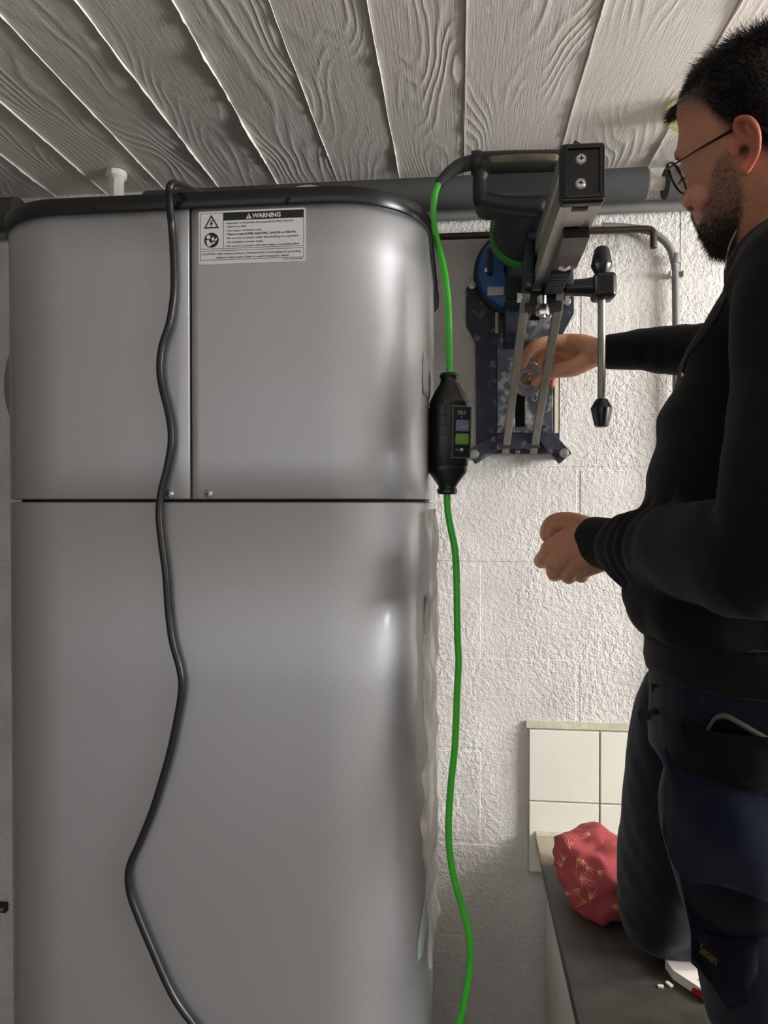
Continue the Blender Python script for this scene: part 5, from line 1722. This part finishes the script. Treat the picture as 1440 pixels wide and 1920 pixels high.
# phone in the pocket
h1, h2, h3 = (on_leg(x, y, 0)[0] for x, y in ((1360, 1350), (1425, 1380), (1345, 1450)))
nrm = (h2 - h1).cross(h3 - h1).normalized()
if nrm.dot(CAM - h1) < 0: nrm = -nrm
def ph(px, py):
    r = ray(px, py)
    return CAM + r * ((h1 + nrm * 0.004 - CAM).dot(nrm) / r.dot(nrm))
tl_, tr_ = ph(1346, 1328), ph(1446, 1386)
ex2 = (tr_ - tl_).normalized()
ey2 = nrm.cross(ex2)
if ey2.z > 0: ey2 = -ey2
phone = thing('phone', ph(1390, 1380), 'phone in a clear case sticking out of the black trouser pocket', 'phone')
def rslab(name, w, h, th, rad, off, mat, inset=0.0):
    m = MB()
    pts = []
    for cx, cy, a0 in ((w - rad, h - rad, 0), (rad, h - rad, 90), (rad, rad, 180), (w - rad, rad, 270)):
        for k in range(8):
            a = math.radians(a0 + 90 * k / 7)
            pts.append((cx + rad * math.cos(a), cy + rad * math.sin(a)))
    rings = []
    for d, ins in ((0, 0.0012), (0.0015, 0), (th - 0.0015, 0), (th, 0.0012)):
        sc = [(w / 2 + (x - w / 2) * (1 - 2 * ins / w), h / 2 + (y - h / 2) * (1 - 2 * ins / h)) for x, y in pts]
        rings.append([tl_ + ex2 * (x + inset) + ey2 * (y + inset) + nrm * (d + off - th / 2) for x, y in sc])
    return m.rings(rings).build(name, mat, phone)
rslab('phone_body', 0.121, 0.058, 0.0075, 0.011, 0.0, M('black_glass', S(14, 14, 16), 0.12), 0.0025)
rslab('clear_case', 0.126, 0.063, 0.0068, 0.013, 0.0, M('clear_case_plastic', S(84, 82, 78), 0.15))

# ---- glasses
fL, tL = HU(1269, 334, 34)
gl = thing('eyeglasses', H(fL, tL), 'thin black-rimmed glasses worn by the man', 'glasses')
MAT_RIM = M('black_rim', S(14, 14, 14), 0.25, 0.4)
def lens_mat():
    t = NT('spectacle_lens')
    t.base((0.95, 0.96, 0.92))
    t.set(Roughness=0.02, Alpha=0.22)
    t.set(Specular_IOR_Level=0.8)
    return t.m
MAT_LENS = lens_mat()
pan_ = math.radians(6)
def L(a, sg, k=1.0, df=0.0):
    """point on the rim of the lens: a = angle; slightly squared oval"""
    ca, sa = math.cos(a), math.sin(a)
    w = 25 * k * math.copysign(abs(ca) ** 0.85, ca)
    h = 21 * k * math.copysign(abs(sa) ** 0.85, sa)
    out = -w * 0.20                                # face wrap
    return H(fL + out + df - math.sin(pan_) * -h * 1.0, tL + h, sg * (34 + w))
for sg in (1, -1):
    ringp = [L(2 * math.pi * k / 40, sg) for k in range(41)]
    rim = MB().tube(ringp, 0.0013, 8).build('rim', MAT_RIM, gl)
    m = MB().tube([L(math.radians(8 + 164 * k / 20), sg, 1.0) for k in range(21)], 0.0021, 8).build('brow_bar', MAT_RIM, rim)
    a = [L(2 * math.pi * k / 40, sg, 0.98, 0.5) for k in range(40)]
    b = [L(2 * math.pi * k / 40, sg, 0.98, -0.8) for k in range(40)]
    MB().rings([b, a]).build('lens', MAT_LENS, rim)
    hin = L(math.radians(35), sg, 1.05)
    fe, te = HU(1383, 236, 77)
    fe2, te2 = HU(1436, 243, 80)
    pts = [hin, H(fL - 14, tL + 15, sg * 64), H((fL + fe) / 2, (tL + 13 + te) / 2 + 1, sg * 73), H(fe + 6, te - 1, sg * 77), H(fe - 8, te + 2, sg * 75), H(fe2 + 4, te2 + 3, sg * 77), H(fe2 - 8, te2 - 10, sg * 76)]
    MB().tube(pts, [0.0018, 0.0010, 0.0010, 0.0019, 0.0025, 0.0032, 0.0030], 8, 4, 'round').build('temple', MAT_RIM, gl)
MB().tube([L(math.radians(150), 1, 1.0), H(fL + 7, tL + 12, 0), L(math.radians(150), -1, 1.0)], 0.0015, 8, 4).build('bridge', MAT_RIM, gl)

# ------------------------------------------------------------------ small things on the counter, lamp on the ceiling
# yellowish glass lamp peeking out behind the forehead
q = PZ(1259, 226, CEIL - 0.022)
lampg = thing('glass_ceiling_lamp', (q.x + 0.02, q.y, CEIL), 'small yellowish glass lamp on the ceiling behind the forehead of the man', 'lamp')
def yglass():
    t = NT('yellow_glass')
    v = t.pos()
    c = t.mix(t.ramp(t.noise(v, 260.0, 4, 0.7, 1.5), [(0.35, 0.0), (0.62, 1.0)]), S(120, 112, 40), S(232, 228, 168))
    t.base(c)
    t.set(Roughness=0.15, Emission_Strength=0.2)
    t.l(c, t.b.inputs['Emission Color'])
    t.normal(t.bump(t.noise(v, 200.0, 4), 0.8, 0.002))
    return t.m
MB().lathe([(0, 0.038), (0.008, 0.040), (0.025, 0.036), (0.038, 0.022), (0.042, 0.003)], (q.x + 0.030, q.y, CEIL + 0.001), (0, 0, -1), 28).build('glass_dome', yglass(), lampg)

# red cushion with golden sprigs
cc = PZ(1112, 1700, KZ)
cc = Vector((cc.x + 0.022, cc.y + 0.035, KZ))
def cushion_verts():
    vs, fs = [], []
    n, m_ = 72, 40
    for i in range(m_ + 1):
        a = -math.pi / 2 + math.pi * i / m_
        for k in range(n):
            b = 2 * math.pi * k / n
            ca = abs(math.cos(a)) ** 0.75
            p = Vector((0.078 * ca * math.cos(b), 0.108 * ca * math.sin(b), 0.048 * math.copysign(abs(math.sin(a)) ** 0.8, math.sin(a))))
            r = 0.010 * mnoise.noise(p * 16 + Vector((3, 1, 0))) + 0.030 * (0.25 - abs(mnoise.noise(p * 13 + Vector((9, 4, 2))))) + 0.014 * (0.22 - abs(mnoise.noise(p * 27)))
            p = p * (1 + r / 0.08)
            p.z += 0.022 * max(0, math.cos(b - 2.0)) * ca
            vs.append(p + cc + Vector((0, 0, 0.042)))
    for i in range(m_):
        for k in range(n):
            fs.append((i * n + k, i * n + (k + 1) % n, (i + 1) * n + (k + 1) % n, (i + 1) * n + k))
    for v in vs:
        v.z = max(v.z, KZ + 0.001)
    return vs, fs
vs, fs = cushion_verts()
cush = thing('cushion', cc, 'crumpled red cloth cushion with golden sprigs lying on the counter', 'cushion')
cm_ = MB()
cm_.mesh(vs, fs)
cov = cm_.build('cover', M('red_print_cloth', S(146, 54, 57), 0.8, var=0.14, vscale=12, bump=0.25, bscale=700), cush, ang=80)
cb = BVHTree.FromPolygons(vs, fs)
sp = MB()
def sprig(px, py, ang, size):
    """three to five thin leaves fanning out, laid on the cloth"""
    r = ray(px, py)
    h = cb.ray_cast(CAM, r)
    if h[0] is None:
        return
    for da in (-0.55, -0.2, 0.15, 0.5):
        a = ang + da
        L_ = size * random.uniform(0.7, 1.1)
        prev = []
        for k in range(5):
            u = k / 4
            w = 0.8 * math.sin(math.pi * min(0.95, u + 0.12)) 
            cx, cy = px + math.cos(a) * L_ * u, py + math.sin(a) * L_ * u
            row = []
            for sg in (-1, 1):
                rr = ray(cx - math.sin(a) * w * sg, cy + math.cos(a) * w * sg)
                hh = cb.ray_cast(CAM, rr)
                if hh[0] is None:
                    row = []
                    break
                row.append(hh[0] - rr * 0.0008)
            if len(row) < 2:
                break
            prev.append(row)
        if len(prev) > 1:
            sp.rings(prev, cap=False, closed=False)
for _ in range(34):
    sprig(random.uniform(1040, 1230), random.uniform(1565, 1755), random.choice((0.4, 1.2, 2.0, 3.6, 4.6, 5.4)) + random.uniform(-0.3, 0.3), random.uniform(20, 34))
so = sp.build('printed_sprigs', M('gold_print', S(214, 140, 96), 0.7), cov, normals=False)
so['kind'] = 'stuff'

# folded paper packet by the knee
pk = [PZ(1247, 1816, KZ), PZ(1318, 1806, KZ), PZ(1352, 1852, KZ), PZ(1330, 1884, KZ), PZ(1262, 1838, KZ)]
packet = thing('paper_packet', pk[0], 'small white paper packet with a red edge lying between the knees on the counter', 'packet')
zt = Vector((0, 0, 0.014))
m = MB().poly([p + Vector((0, 0, 0.001)) for p in pk], zt)
pm_ = m.build('wrapper', M('white_packet_paper', S(232, 224, 214), 0.6), packet, ang=20)
a, b = pk[3], pk[4]
nn = (Vector((0, 0, 1)).cross(b - a)).normalized()
if nn.dot(CAM - a) < 0: nn = -nn
rb = MB().poly([a + nn * 0.0004 + Vector((0, 0, 0.0012)), a.lerp(b, 0.5) + nn * 0.0004 + Vector((0, 0, 0.0012)), a.lerp(b, 0.42) + nn * 0.0004 + Vector((0, 0, 0.010)), a + nn * 0.0004 + Vector((0, 0, 0.0145))], nn * 0.0004)
rb.build('red_band', M('red_ink', S(176, 30, 40), 0.6), packet, ang=20)
mm = MB()
o_ = PZ(1308, 1838, KZ + 0.0156)
u1 = (PZ(1322, 1841, KZ + 0.0156) - o_)
put_text(mm, 'ski', o_, u1.normalized(), Vector((0, 0, 1)).cross(u1.normalized()), u1.length, 0.006)
mm.build('red_print', M('red_ink', S(176, 30, 40), 0.6), packet, normals=False)
for i, (px, py, sx) in enumerate(((1255, 1848, 0.0055), (1239, 1852, 0.004))):
    q = PZ(px, py, KZ)
    m = MB().box(q + Vector((0, 0, 0.002)), (sx, sx * 2.0, 0.0035), 0.0008, Matrix.Rotation(0.5 + i, 3, 'Z'))
    o = m.build('plaster_chip', M('white_plaster', S(232, 228, 216), 0.8), None)
    tag(o, ('larger' if i == 0 else 'smaller') + ' white plaster chip on the dark counter beside the paper packet', 'chip', 'plaster chips on the counter')
